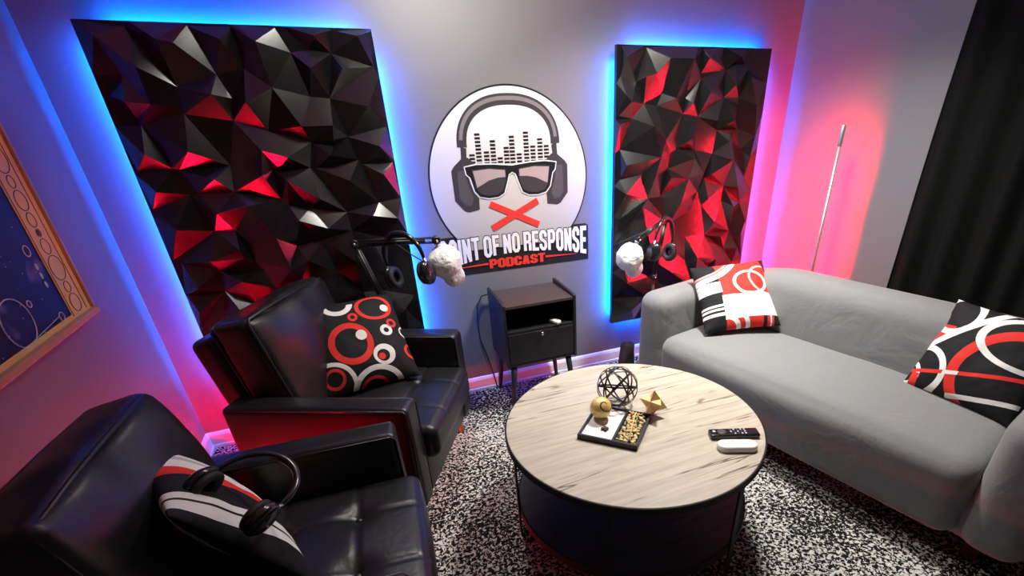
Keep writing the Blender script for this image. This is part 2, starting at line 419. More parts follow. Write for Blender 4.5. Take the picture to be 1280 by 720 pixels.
RIGHT_HIGH = [(0.04, -0.056), (0.157, -0.14), (0.041, -0.222), (0.077, -0.252), (0.552, -0.052), (0.58, -0.214), (0.293, -0.059), (0.468, -0.264), (0.847, -0.143), (0.757, -0.042), (0.65, -0.383), (0.771, -0.353), (0.743, -0.427), (0.937, -0.442), (0.443, -0.057), (0.74, -0.178), (0.218, -0.371), (0.479, -0.443), (0.732, -0.465), (0.301, -0.441), (0.345, -0.24), (0.22, -0.127), (0.058, -0.559), (0.647, -0.639), (0.359, -0.641), (0.246, -0.638), (0.785, -0.567), (0.64, -0.778), (0.859, -0.726), (0.845, -0.842), (0.711, -0.923), (0.444, -0.783), (0.059, -0.71), (0.508, -0.545), (0.281, -0.529), (0.581, -0.627), (0.173, -0.79), (0.772, -1.022), (0.936, -1.026), (0.592, -1.132), (0.746, -1.159)]

LEFT_PTS = [(0.148, -0.142, 1), (0.148, -0.016, 0), (0.245, -0.204, 0), (0.29, -0.067, 1), (0.344, -0.008, 0), (0.39, -0.164, 0), (0.443, -0.053, 1), (0.486, -0.007, 0), (0.491, -0.144, 0), (0.358, -0.232, 1), (0.418, -0.245, 0), (0.399, -0.324, 0), (0.074, -0.254, 1), (0.023, -0.232, 0), (0.079, -0.31, 0), (0.07, -0.432, 1), (0.084, -0.331, 0), (0.131, -0.49, 0), (0.013, -0.492, 0), (0.214, -0.43, 1), (0.237, -0.297, 0), (0.336, -0.488, 0), (0.155, -0.494, 0), (0.15, -0.264, 1), (0.237, -0.275, 0), (0.561, -0.057, 1), (0.638, -0.007, 0), (0.673, -0.088, 0), (0.771, -0.033, 1), (0.846, -0.008, 0), (0.825, -0.088, 0), (0.939, -0.031, 1), (0.996, -0.009, 0), (0.983, -0.135, 0), (0.576, -0.211, 1), (0.707, -0.242, 0), (0.733, -0.143, 1), (0.781, -0.249, 0), (0.744, -0.076, 0), (0.855, -0.144, 1), (0.929, -0.282, 1), (0.769, -0.351, 1), (0.821, -0.397, 0), (0.563, -0.467, 1), (0.513, -0.365, 0), (0.667, -0.412, 0), (0.733, -0.465, 1), (0.753, -0.433, 0), (0.843, -0.492, 0), (0.944, -0.438, 1), (0.992, -0.361, 0), (0.473, -0.437, 1), (0.058, -0.569, 1), (0.158, -0.593, 0), (0.011, -0.638, 0), (0.27, -0.536, 1), (0.188, -0.589, 0), (0.319, -0.592, 0), (0.073, -0.721, 1), (0.199, -0.744, 0), (0.01, -0.847, 0), (0.237, -0.669, 1), (0.273, -0.752, 0), (0.149, -0.863, 1), (0.033, -0.864, 0), (0.163, -0.913, 0), (0.28, -0.861, 1), (0.312, -0.894, 0), (0.24, -0.966, 1), (0.257, -0.937, 0), (0.447, -0.532, 1), (0.489, -0.513, 0), (0.49, -0.638, 0), (0.36, -0.645, 1), (0.536, -0.557, 1), (0.514, -0.511, 0), (0.638, -0.513, 0), (0.539, -0.725, 1), (0.511, -0.663, 0), (0.595, -0.681, 0), (0.649, -0.641, 1), (0.746, -0.711, 0), (0.788, -0.573, 1), (0.66, -0.516, 0), (0.896, -0.68, 0), (0.939, -0.556, 1), (0.857, -0.51, 0), (0.991, -0.51, 0), (0.65, -0.77, 1), (0.857, -0.732, 1), (0.827, -0.836, 1), (0.747, -0.796, 0), (0.899, -0.843, 0), (0.851, -1.142, 1), (0.838, -1.107, 0), (0.979, -1.154, 0), (0.068, -0.972, 1), (0.152, -1.009, 0), (0.012, -1.006, 0), (0.036, -1.079, 1), (0.006, -1.172, 0), (0.197, -1.103, 1), (0.272, -1.098, 0)]
LEFT_TRI = [(0, 1, 2), (3, 4, 5), (6, 7, 8), (9, 5, 10), (9, 10, 11), (12, 13, 14), (15, 16, 17), (15, 17, 18), (19, 20, 21), (19, 21, 22), (23, 24, 16), (23, 2, 24), (25, 26, 27), (28, 29, 30), (31, 32, 33), (34, 27, 35), (36, 30, 37), (36, 38, 30), (39, 33, 30), (40, 33, 37), (41, 35, 37), (41, 37, 42), (43, 44, 45), (46, 45, 47), (46, 42, 48), (49, 42, 50), (51, 11, 44), (52, 53, 54), (55, 56, 57), (58, 59, 60), (61, 59, 62), (63, 64, 65), (66, 62, 67), (66, 67, 65), (68, 65, 69), (70, 71, 72), (73, 57, 72), (74, 75, 76), (77, 78, 79), (80, 76, 81), (80, 81, 79), (82, 83, 48), (82, 48, 84), (85, 86, 87), (88, 79, 81), (89, 81, 84), (90, 91, 92), (93, 94, 95), (96, 97, 98), (99, 97, 100), (101, 97, 102)]
RIGHT_PTS = [(0.034, -0.057, 1), (0.024, -0.006, 0), (0.023, -0.138, 0), (0.151, -0.141, 1), (0.17, -0.011, 0), (0.118, -0.162, 0), (0.072, -0.252, 1), (0.17, -0.261, 0), (0.544, -0.053, 1), (0.523, -0.011, 0), (0.527, -0.121, 0), (0.572, -0.214, 1), (0.527, -0.145, 0), (0.531, -0.331, 0), (0.698, -0.238, 0), (0.839, -0.144, 1), (0.847, -0.104, 0), (0.804, -0.239, 0), (0.749, -0.043, 1), (0.755, -0.065, 0), (0.819, -0.075, 0), (0.461, -0.264, 1), (0.437, -0.239, 0), (0.427, -0.313, 0), (0.637, -0.354, 1), (0.675, -0.404, 0), (0.763, -0.353, 1), (0.821, -0.4, 0), (0.928, -0.442, 1), (0.865, -0.51, 0), (0.907, -0.278, 1), (0.804, -0.271, 0), (0.005, -0.358, 1), (0.101, -0.33, 0), (0.029, -0.479, 0), (0.472, -0.443, 1), (0.399, -0.491, 0), (0.528, -0.5, 0), (0.052, -0.558, 1), (0.03, -0.511, 0), (0.034, -0.635, 0), (0.054, -0.708, 1), (0.182, -0.614, 0), (0.165, -0.789, 1), (0.226, -0.748, 0), (0.04, -0.849, 0), (0.352, -0.64, 1), (0.348, -0.594, 0), (0.311, -0.746, 0), (0.506, -0.656, 0), (0.24, -0.637, 1), (0.274, -0.529, 1), (0.362, -0.51, 0), (0.639, -0.638, 1), (0.658, -0.527, 0), (0.617, -0.654, 0), (0.914, -0.555, 1), (0.924, -0.67, 0), (0.632, -0.777, 1), (0.773, -0.714, 0), (0.615, -0.82, 0), (0.85, -0.724, 1), (0.916, -0.825, 0), (0.703, -0.921, 1), (0.765, -0.801, 0), (0.836, -0.84, 1), (0.859, -0.996, 0), (0.946, -0.934, 1), (0.664, -1.005, 0), (0.926, -1.02, 1), (0.996, -1.192, 0), (0.764, -1.019, 1), (0.837, -1.114, 0), (0.437, -0.782, 1), (0.528, -0.842, 0), (0.387, -0.91, 0)]
RIGHT_TRI = [(0, 1, 2), (3, 4, 5), (6, 5, 7), (8, 9, 10), (11, 12, 13), (11, 14, 13), (15, 16, 17), (18, 19, 20), (21, 22, 23), (24, 13, 25), (26, 25, 27), (28, 27, 29), (30, 31, 27), (32, 33, 34), (35, 36, 37), (38, 39, 40), (41, 40, 42), (43, 44, 45), (46, 47, 48), (46, 49, 48), (50, 47, 48), (51, 52, 47), (53, 54, 55), (56, 29, 57), (58, 59, 60), (58, 55, 59), (61, 59, 62), (63, 64, 60), (65, 64, 66), (67, 62, 66), (63, 68, 66), (69, 66, 70), (71, 68, 72), (73, 74, 75)]

def wall_panel(label, x0, ztop, low, high, fixed, tris, seed):
    rnd = random.Random(seed)
    W, Hh = 1.0, 1.5
    t = thing('wall_panel', label, 'wall panel', (x0, 2.60, ztop - Hh), group=None)
    far = lambda q: all(math.hypot(q[0] - a, q[1] - b) > 0.032 for a, b, _ in fixed)
    def inside(q):
        for t3 in tris:
            P = [fixed[i] for i in t3]; sg = []
            for i in range(3):
                (ax, ay, _), (bx, by, _) = P[i], P[(i + 1) % 3]; sg.append((bx - ax) * (q[1] - ay) - (by - ay) * (q[0] - ax))
            if all(v > -1e-4 for v in sg) or all(v < 1e-4 for v in sg): return True
        return False
    low = [q for q in low if far(q) and not inside(q)]; high = [q for q in high if far(q) and not inside(q)]
    # rest of the pattern, below what is measured
    for i in range(6):
        for j in range(4):
            q = (0.09 + 0.165 * i + rnd.uniform(-.03, .03), -1.10 - 0.11 * j + rnd.uniform(-.03, .03))
            if q[1] < -1.47 or q[1] > -1.07: continue
            if min(math.hypot(q[0] - a, q[1] - b) for a, b in low + high + [f[:2] for f in fixed]) > 0.075 and not inside(q):
                (high if (i + j) % 2 else low).append(q)
    rim = []
    for k in range(7): rim += [(k / 6, 0), (k / 6, -Hh)]
    for k in range(1, 9): rim += [(0, -Hh * k / 9), (W, -Hh * k / 9)]
    nf = len(low) + len(high) + len(rim)
    pts = [Vector(q) for q in low + high + rim] + [Vector(q[:2]) for q in fixed]
    edges = sorted({tuple(sorted((nf + a, nf + b))) for t3 in tris for a, b in ((t3[0], t3[1]), (t3[1], t3[2]), (t3[2], t3[0]))})
    hs = [0.0] * len(low) + [rnd.uniform(0.036, 0.055) for _ in high] + [0.0] * len(rim) + [0.045 * k for _, _, k in fixed]
    vs, es, fs, ov, oe, of = delaunay_2d_cdt(pts, edges, [], 0, 1e-5)
    bm = NB(); V = []
    for k, v in enumerate(vs):
        src = max((hs[i] for i in ov[k]), default=0.02)
        V.append(bm.verts.new((v.x, -src, v.y + Hh)))
    for f in fs: bm.faces.new([V[i] for i in f])
    bmesh.ops.recalc_face_normals(bm, faces=bm.faces)
    # skirt so that the facet sheet is a closed, thick body
    be = [e for e in bm.edges if len(e.link_faces) == 1]
    r = bmesh.ops.extrude_edge_only(bm, edges=be)
    for v in [g for g in r['geom'] if isinstance(g, bmesh.types.BMVert)]: v.co.y = 0.006
    be = [e for e in bm.edges if len(e.link_faces) == 1]
    bmesh.ops.contextual_create(bm, geom=be)
    obj('facets', bm, M_panel, t, smooth=False)
    obj('backing_board', box(NB(), 0, 0.0065, 0, W, 0.024, Hh), M_board, t, smooth=False)
    e = 0.012
    for s, a, b in (('x', (0.09, Hh - e - .01), (W - 0.06, Hh - e)), ('x', (0.06, e), (W - 0.06, e + .01)),
                    ('z', (e, 0.05), (e + .01, Hh - 0.07)), ('z', (W - e - .01, 0.05), (W - e, Hh - 0.10))):
        bm = NB(); box(bm, a[0], 0.0245, a[1], b[0], 0.0295, b[1])
        obj('light_strip', bm, M_blueled, t, smooth=False)
    bm = NB()
    for xx in (0.15, W - 0.15):
        for zz in (0.2, Hh - 0.2): box(bm, xx - .03, 0.024, zz - .03, xx + .03, 0.0598, zz + .03)
    obj('wall_spacer', bm, M_board, t, smooth=False)
    return t
wall_panel('black faceted wall panel with blue glowing edges behind the leather armchair', -0.78, 1.83, LEFT_LOW, LEFT_HIGH, LEFT_PTS, LEFT_TRI, 3)
wall_panel('black faceted wall panel tinted red behind the end of the grey sofa', 1.386, 1.802, RIGHT_LOW, RIGHT_HIGH, RIGHT_PTS, RIGHT_TRI, 4)

# ------------------------------------------------------------------ logo sign on the wall
def lg(u, v): return (0.8055 + (u - 369.5) * 0.00138, 1.2013 - (v - 348) * 0.00138)
M_swhite = mat('sign_white', (0.88, 0.88, 0.87), 0.4)
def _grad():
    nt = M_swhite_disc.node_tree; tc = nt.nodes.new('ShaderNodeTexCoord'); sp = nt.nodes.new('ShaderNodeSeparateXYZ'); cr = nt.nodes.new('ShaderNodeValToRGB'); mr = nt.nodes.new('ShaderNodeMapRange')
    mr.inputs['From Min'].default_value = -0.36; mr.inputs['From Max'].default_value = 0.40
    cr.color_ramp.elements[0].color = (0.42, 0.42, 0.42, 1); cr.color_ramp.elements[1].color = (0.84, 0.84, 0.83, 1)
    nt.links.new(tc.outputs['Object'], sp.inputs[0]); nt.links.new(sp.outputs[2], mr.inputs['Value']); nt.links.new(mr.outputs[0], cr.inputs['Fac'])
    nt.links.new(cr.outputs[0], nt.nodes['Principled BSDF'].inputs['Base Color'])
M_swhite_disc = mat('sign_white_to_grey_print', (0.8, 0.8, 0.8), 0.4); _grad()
M_sblack = mat('sign_black', (0.012, 0.012, 0.013), 0.4)
M_sdark = mat('sign_charcoal', (0.045, 0.042, 0.045), 0.45)
M_sgrey = mat('sign_mid_grey', (0.22, 0.20, 0.20), 0.45)
M_smauve = mat('sign_lens_tint', (0.42, 0.34, 0.33), 0.45)
M_sred = mat('sign_red', (0.80, 0.045, 0.03), 0.45)
sign = thing('logo_sign', 'round white podcast sign with headphones and sunglasses on grey wall', 'sign', (lg(369.5, 348)[0], YB, 1.2013))
SX, SY, SZ = sign.location
LAY = [YB - 0.0005]
def layer(name, m, polys, k, th=0.0018):
    """flat cut-out shapes of the sign; k = layer number counted from the wall"""
    bm = NB(); y1 = 0.0 - 0.0002 - 0.0011 * k; y0 = y1 - th
    for i, q in enumerate(polys):
        pts = [lg(*c) for c in q]
        prism(bm, [(x - SX, z - SZ) for x, z in pts], y0 - 0.00003 * (i % 9), y1)
    return obj(name, bm, m, sign, smooth=False)
def stroke(pts, w, closed=False, taper=None):
    """list of quads following a polyline"""
    out = []; n = len(pts)
    P = [Vector(q) for q in pts]
    L, Rr = [], []
    for i in range(n):
        a = P[i - 1] if (i > 0 or closed) else None; b = P[(i + 1) % n] if (i < n - 1 or closed) else None
        d1 = (P[i] - a).normalized() if a is not None else None; d2 = (b - P[i]).normalized() if b is not None else None
        if d1 is None: d1 = d2
        if d2 is None: d2 = d1
        n1 = Vector((-d1.y, d1.x)); n2 = Vector((-d2.y, d2.x)); nn = (n1 + n2)
        nn = nn.normalized() if nn.length > 1e-6 else n1
        s = w / 2 / max(0.5, nn.dot(n1))
        L.append(P[i] + nn * s); Rr.append(P[i] - nn * s)
    for i in range(n if closed else n - 1):
        j = (i + 1) % n; out.append([L[i], L[j], Rr[j], Rr[i]])
    return out
def circle(cx, cy, r, n=96, a0=0, a1=2 * PI): return [(cx + r * math.cos(a0 + (a1 - a0) * k / n), cy + r * math.sin(a0 + (a1 - a0) * k / n)) for k in range(n)]
# the board: disc whose lower end is the flat caption band
dropv = 690
def cut_disc(r, vmax):
    a = math.asin((vmax - 348) / r); n = 90
    return [(369.5 + r * math.cos(PI - a + (PI + 2 * a) * k / n), 348 + r * math.sin(PI - a + (PI + 2 * a) * k / n)) for k in range(n + 1)]
layer('sign_board', M_sblack, [cut_disc(316, 600)], 0)
layer('caption_band', M_sblack, [[(48, 590), (52, 545), (64, 538), (165, 538), (176, 590), (560, 590), (574, 538), (676, 538), (690, 545), (691, 690), (48, 690)]], 0)
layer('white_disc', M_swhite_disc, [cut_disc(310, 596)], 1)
# headphones
arch = []
for k in range(33):
    a = PI * k / 32
    c, s = math.cos(a), math.sin(a)
    arch.append((370 - 181 * (abs(c) ** 0.86) * (1 if c > 0 else -1), 228 - 150 * (abs(s) ** 0.86)))
hp = stroke(arch, 36)
cupL = [(150, 290), (180, 266), (205, 262), (228, 283), (226, 296), (196, 300), (205, 350), (216, 385), (232, 405), (230, 445), (188, 452), (172, 446), (140, 408), (139, 305)]
cupR = [(739 - u, v) for u, v in cupL]
barL = [(183, 225), (204, 232), (200, 275), (180, 278)]; barR = [(739 - u, v) for u, v in barL]
layer('headphone_motif', M_sdark, hp + [cupL, cupR, barL, barR], 2)
arch2 = [(x + (370 - x) * -0.012, y - 3) for x, y in arch[1:-1]]
shine = [(139 + 22, 305), (188, 305), (196, 360), (212, 400), (200, 430), (176, 425), (158, 400)]
layer('headphone_shine', M_sgrey, stroke(arch2, 13), 3)
M_cup = mat('sign_cup_grey', (0.085, 0.078, 0.08), 0.5)
for q in (shine, [(739 - u, v) for u, v in shine]): layer('ear_cup_shine', M_cup, [q], 3)
# level bars
cols = [(222, 255), (248, 188), (277, 248), (303, 212), (328, 270), (354, 236), (377, 200), (403, 260), (433, 188), (459, 236), (488, 212), (514, 236)]
bars = []
for u, top in cols:
    v = top
    while v < 291:
        bars.append([(u - 10, v - 3.6), (u + 10, v - 3.6), (u + 10, v + 3.6), (u - 10, v + 3.6)]); v += 12.2
layer('level_bars', M_sblack, bars, 2)
# sunglasses
gl = [(190, 294), (235, 288), (300, 290), (370, 297), (440, 290), (505, 288), (550, 294), (545, 318), (534, 330), (522, 378), (505, 398), (470, 406), (432, 404), (408, 392), (394, 355), (384, 326), (370, 318), (356, 326), (346, 355), (332, 392), (308, 404), (270, 406), (236, 398), (219, 378), (207, 330), (194, 318)]
def grow(poly, d):
    cx, cy = 370, 345; out = []; n = len(poly)
    for i in range(n):
        a, b, c = Vector(poly[i - 1]), Vector(poly[i]), Vector(poly[(i + 1) % n])
        t1, t2 = (b - a).normalized(), (c - b).normalized()
        nn = (Vector((t1.y, -t1.x)) + Vector((t2.y, -t2.x))).normalized()
        out.append(tuple(b + nn * d))
    return out
layer('glasses_outline', M_swhite, [grow(gl, 4.5)], 4)
layer('glasses_frame', M_sblack, [gl], 5)
lensL = [(214, 304), (280, 300), (345, 308), (342, 350), (328, 384), (304, 396), (268, 398), (240, 390), (226, 368)]
upL = [(218, 308), (280, 304), (341, 311), (341, 335), (310, 336), (275, 344), (246, 358), (228, 366)]
for q in (lensL, [(739 - u, v) for u, v in lensL]): layer('lens', M_sdark, [q], 6)
for q in (upL, [(739 - u, v) for u, v in upL]): layer('lens_reflection', M_smauve, [q], 7)
# red cross
layer('red_cross', M_sred, stroke([(272, 428), (468, 522)], 24) + stroke([(272, 520), (468, 430)], 24), 4)
# lettering drawn from strokes in a unit box (x 0..w, y 0 top .. 1 bottom)
W_ = 0.46; S = 0.168
def letter(c):
    l, r, t, b = S / 2, W_ - S / 2, 0.06, 0.94; m = 0.5; k = 0.11
    O = [(l, t + k), (l + k * .8, t), (r - k * .8, t), (r, t + k), (r, b - k), (r - k * .8, b), (l + k * .8, b), (l, b - k)]
    if c == 'O': return [(O, True)], W_
    if c == 'I': return [([(l, 0), (l, 1)], False)], S
    if c == 'N': return [([(l, 0), (l, 1)], False), ([(r, 0), (r, 1)], False), ([(l, 0.04), (r, 0.96)], False)], W_
    if c == 'T': return [([(0, t), (W_ * .95, t)], False), ([(W_ * .475, 0), (W_ * .475, 1)], False)], W_ * .95
    if c == 'F': return [([(l, 0), (l, 1)], False), ([(0, t), (W_ * .85, t)], False), ([(0, .5), (W_ * .78, .5)], False)], W_ * .85
    if c == 'E': return [([(l, 0), (l, 1)], False), ([(0, t), (W_ * .85, t)], False), ([(0, .49), (W_ * .78, .49)], False), ([(0, b), (W_ * .85, b)], False)], W_ * .85
    if c == 'P': return [([(l, 0), (l, 1)], False), ([(0, t), (r - .08, t), (r, t + k), (r, .5 - k * .4), (r - .08, .57), (0, .57)], False)], W_
    if c == 'R': return [([(l, 0), (l, 1)], False), ([(0, t), (r - .08, t), (r, t + k), (r, .42), (r - .08, .52), (0, .52)], False), ([(r - .08, .5), (r, .62), (r, 1)], False)], W_
    if c == 'S': return [([(r, .33), (r, t + k), (r - k * .8, t), (l + k * .8, t), (l, t + k), (l, .34), (l + .04, .44), (r - .04, .57), (r, .67), (r, b - k), (r - k * .8, b), (l + k * .8, b), (l, b - k), (l, .68)], False)], W_
    if c == 'D': return [([(l, 0), (l, 1)], False), ([(0, t), (r - .08, t), (r, t + k), (r, b - k), (r - .08, b), (0, b)], False)], W_
    if c == 'C': return [([(r, .36), (r, t + k), (r - k * .8, t), (l + k * .8, t), (l, t + k), (l, b - k), (l + k * .8, b), (r - k * .8, b), (r, b - k), (r, .64)], False)], W_
    if c == 'A': return [([(l, 1), (W_ / 2 - .02, 0.03)], False), ([(r, 1), (W_ / 2 + .02, 0.03)], False), ([(l + .03, .72), (r - .03, .72)], False)], W_
    return [], 0.2
def word_strokes(text, grow_w=0.0):
    x = 0; out = []
    for c in text:
        if c == ' ': x += 0.17; continue
        ss, w = letter(c)
        for pts, cl in ss:
            P = [Vector(q) for q in pts]
            if grow_w and not cl and len(P) >= 2:
                P[0] = P[0] + (P[0] - P[1]).normalized() * grow_w / 2; P[-1] = P[-1] + (P[-1] - P[-2]).normalized() * grow_w / 2
            for q in stroke([(p.x, p.y) for p in P], S + grow_w, cl): out.append([(a.x + x, a.y) for a in q])
        x += w + 0.055
    return out, x - 0.055
def place_word(text, warp, gw):
    q, w = word_strokes(text, gw)
    return [[warp(a / w, b) for a, b in s] for s in q]
def arch_warp(a, b):
    u = 54 + a * (680 - 54); k = (u - 369) / 312
    top = 547 + 3 * abs(k); bot = 622 + 42 * k * k
    return (u, top + (bot - top) * b)
def flat_warp(a, b): return (247 + a * (487 - 247), 641 + b * 35)
layer('caption_shadow', M_sblack, place_word('POINT OF NO RESPONSE', arch_warp, 0.075), 2, 0.0012)
layer('caption_lettering', M_swhite, place_word('POINT OF NO RESPONSE', arch_warp, 0.0), 4)
layer('subtitle_lettering', M_sred, place_word('PODCAST', flat_warp, 0.03), 4)
for q in ([(105, 660), (242, 652), (242, 660), (105, 661)], [(490, 652), (635, 660), (635, 661), (490, 660)]): layer('subtitle_rule', M_sred, [q], 4)

# ------------------------------------------------------------------ framed map on the side wall
pic = thing('framed_map', 'gold framed dark star map hanging on the blue lit wall', 'picture', (XL, 1.575, 0.905))
def picture():
    y0, y1, z0, z1 = 1.02 - 1.6, 2.232 - 1.6, 0.0, 0.86
    bm = NB()
    box(bm, 0.001, y0, 0.0, 0.030, y1, 0.022, 0.003); box(bm, 0.001, y0, z1 - .022, 0.030, y1, z1, 0.003)
    box(bm, 0.001, y0, 0.022, 0.030, y0 + 0.022, z1 - .022, 0.003); box(bm, 0.001, y1 - 0.014, 0.022, 0.022, y1, z1 - .022, 0.003)
    obj('frame', bm, mat('dull_gold_frame', (0.50, 0.30, 0.12), 0.45), pic, smooth=False)
    # yellow border of the print
    bm = NB(); w = 0.135
    a, b, c, d = y0 + .02, y1 - .012, z0 + .02, z1 - .02
    box(bm, 0.002, b - w, c, 0.012, b, d); box(bm, 0.002, a, c, 0.012, a + w, d)
    box(bm, 0.002, a + w, c, 0.012, b - w, c + 0.018); box(bm, 0.002, a + w, d - 0.018, 0.012, b - w, d)
    obj('border', bm, mat('yellow_print', (0.88, 0.62, 0.17), 0.6), pic, smooth=False)
    bm = NB(); box(bm, 0.002, a + w, c + 0.018, 0.010, b - w, d - 0.018)
    m = mat('night_print', (0.012, 0.012, 0.03), 0.5)
    nt = m.node_tree; tc = nt.nodes.new('ShaderNodeTexCoord')
    n1 = nt.nodes.new('ShaderNodeTexNoise'); n1.inputs['Scale'].default_value = 7; n1.inputs['Detail'].default_value = 6; n1.inputs['Distortion'].default_value = 1.2
    v = nt.nodes.new('ShaderNodeTexVoronoi'); v.inputs['Scale'].default_value = 30
    r1 = nt.nodes.new('ShaderNodeValToRGB'); r1.color_ramp.elements[0].position = 0.62; r1.color_ramp.elements[0].color = (0.010, 0.010, 0.026, 1)
    r1.color_ramp.elements[1].position = 0.78; r1.color_ramp.elements[1].color = (0.25, 0.2, 0.28, 1)
    r2 = nt.nodes.new('ShaderNodeMath'); r2.operation = 'LESS_THAN'; r2.inputs[1].default_value = 0.07
    mx = nt.nodes.new('ShaderNodeMix'); mx.data_type = 'RGBA'; mx.inputs['B'].default_value = (0.7, 0.65, 0.5, 1)
    for n in (n1, v): nt.links.new(tc.outputs['Object'], n.inputs['Vector'])
    nt.links.new(n1.outputs['Fac'], r1.inputs['Fac']); nt.links.new(v.outputs['Distance'], r2.inputs[0])
    nt.links.new(r2.outputs[0], mx.inputs['Factor']); nt.links.new(r1.outputs[0], mx.inputs['A'])
    nt.links.new(mx.outputs['Result'], nt.nodes['Principled BSDF'].inputs['Base Color'])
    obj('map_print', bm, m, pic, smooth=False)
    # rings and moons along the border
    M_ink = mat('brown_ink', (0.10, 0.055, 0.02), 0.6)
    bm = NB(); z = c + 0.045; k = 0; yb = b - w * 0.58
    while z < d - 0.03:
        r = (0.030, 0.018, 0.040, 0.024, 0.012, 0.022)[k % 6]
        tube(bm, [(0.0125, yb + r * math.cos(q * PI / 10), z + r * math.sin(q * PI / 10)) for q in range(20)], 0.0013, 6, closed=True)
        if k % 6 == 4:
            bd = NB(); lathe(bd, [(0.009, 0), (0.009, 0.002), (0, 0.002)], 16, T((0.0118, yb, z)) @ Ry(PI / 2)); obj('moon_dot', bd, M_ink, pic)
        z += r + (0.018, 0.040, 0.024, 0.012, 0.022, 0.030)[k % 6] + 0.006; k += 1
    for yy in (b - w * 0.95, b - w * 0.22):
        tube(bm, [(0.0125, yy, c + 0.01), (0.0125, yy, d - 0.01)], 0.0012, 6)
    obj('ring_ornaments', bm, M_ink, pic)
    # white ring marks and lines on the print
    M_wink = mat('white_ink', (0.75, 0.72, 0.7), 0.6)
    for yy, zz, r in ((0.435, 0.26, 0.016), (0.43, 0.05, 0.014), (0.31, 0.13, 0.010), (0.22, 0.10, 0.07)):
        bm = NB(); tube(bm, [(0.0105, yy + r * math.cos(q * PI / 12), zz + r * math.sin(q * PI / 12)) for q in range(24)], 0.0018, 6, closed=True); obj('map_ring', bm, M_wink, pic)
    bm = NB(); tube(bm, [(0.0105, 0.42, 0.055), (0.0105, 0.20, 0.035)], 0.001, 6); obj('map_line', bm, M_wink, pic)
    for i in range(3):
        bm = NB(); sph(bm, 0.007, T((0.011, 0.44, 0.21 - 0.028 * i)) @ Matrix.Diagonal((0.2, 1, 1.6, 1)), 10, 6); obj('map_drop', bm, M_wink, pic)
picture()

# ------------------------------------------------------------------ corner light bar behind the sofa
lamp = thing('light_bar', 'thin silver light bar glowing red onto the wall beside the curtain', 'floor lamp', (2.465, 2.075, 0))
bm = NB(); lathe(bm, [(0, 0), (0.055, 0), (0.055, 0.010), (0.01, 0.016), (0.0095, 0.02)], 32)
obj('foot', bm, M_blackmetal, lamp)
bm = NB(); tube(bm, [(0, 0, 0.015), (0, 0, 1.32)], 0.0085, 14); obj('pole', bm, M_alu, lamp)
bm = NB(); tube(bm, [(0, 0, 1.315), (0, 0, 1.32), (0, 0, 1.41), (0, 0, 1.415)], [0.011, 0.0125, 0.0125, 0.010], 16); obj('end_cap', bm, M_alu, lamp)
bm = NB(); box(bm, 0.0085, -0.006, 0.10, 0.0115, 0.006, 1.30, M=Rz(0.55)); obj('light_strip', bm, M_redled, lamp, smooth=False)
for sy in (-1,):  # lip added to keep the red light off the curtain
    bm = NB(); box(bm, 0.0, 0.0063 * sy, 0.09, 0.0145, 0.0080 * sy, 1.31, M=Rz(0.55)); obj('light_shield', bm, M_alu, lamp, smooth=False)

# low red light bar on the floor behind the armchairs
lamp2 = thing('floor_light_bar', 'red light bar lying on the floor along the wall behind the armchairs', 'floor lamp', (-0.86, 1.77, 0))
bm = NB(); tube(bm, [(0, 0, 0.012), (0, 0.02, 0.012), (0, 0.70, 0.012), (0, 0.72, 0.012)], [0.010, 0.012, 0.012, 0.010], 14); obj('housing', bm, M_alu, lamp2)
bm = NB(); box(bm, -0.006, 0.03, 0.0122, 0.006, 0.69, 0.0155, M=T((0, 0, 0.012)) @ Ry(math.radians(86))); obj('light_strip', bm, M_redled2, lamp2, smooth=False)

# ------------------------------------------------------------------ bedside cabinet under the sign
cab = thing('side_cabinet', 'small black cabinet with open shelf and drawer under the round sign', 'cabinet', (0.805, 2.47, 0))
cx, cd = 0.193, 0.155
def cabbox(name, a, b, m=M_blackwood, par=cab, bev=0.002): return obj(name, box(NB(), *a, *b, bev, 2), m, par, smooth=False)
def side_poly(s):
    bm = NB(); x0, x1 = (-cx - 0.014, -cx) if s < 0 else (cx, cx + 0.014)
    pr = [(-cd, 0.275), (cd, 0.275), (cd, 0.652), (cd - 0.02, 0.652), (-cd + 0.015, 0.642), (-cd, 0.636)]
    a = [bm.verts.new((x0, y, z)) for y, z in pr]; b = [bm.verts.new((x1, y, z)) for y, z in pr]; n = len(pr)
    bm.faces.new(a); bm.faces.new(b[::-1])
    for i in range(n): bm.faces.new((a[i], b[i], b[(i + 1) % n], a[(i + 1) % n]))
    return obj('side_panel', bm, M_blackwood, cab, smooth=False)
side_poly(-1); side_poly(1)
cabbox('top', (-cx, -cd + .004, 0.612), (cx, cd, 0.628), M_brownwood)
cabbox('shelf', (-cx, -cd + .006, 0.470), (cx, cd, 0.484))
cabbox('bottom_panel', (-cx, -cd + .006, 0.276), (cx, cd, 0.290))
cabbox('back_panel', (-cx, cd - .010, 0.290), (cx, cd - .001, 0.612))
dr = cabbox('drawer', (-cx + .003, -cd + .002, 0.293), (cx - .003, -cd + .016, 0.467))
bm = NB(); lathe(bm, [(0.004, 0), (0.004, 0.010), (0.009, 0.013), (0.009, 0.018), (0, 0.020)], 18, T((0, -cd + .002, 0.452)) @ Rx(PI / 2)); obj('knob', bm, M_chrome, dr)
for sx in (-1, 1):
    for sy in (-1, 1):
        bm = NB(); x, y = sx * (cx - 0.03), sy * (cd - 0.03)
        tube(bm, [(x + sx * 0.028, y + sy * 0.022, 0), (x, y, 0.276)], [0.011, 0.018], 14); obj('leg', bm, M_blackwood, cab)
dv = thing('white_device', 'small white gadget lying on the open shelf of the cabinet', 'gadget', (0.895, 2.345, 0.4845), 0.5)
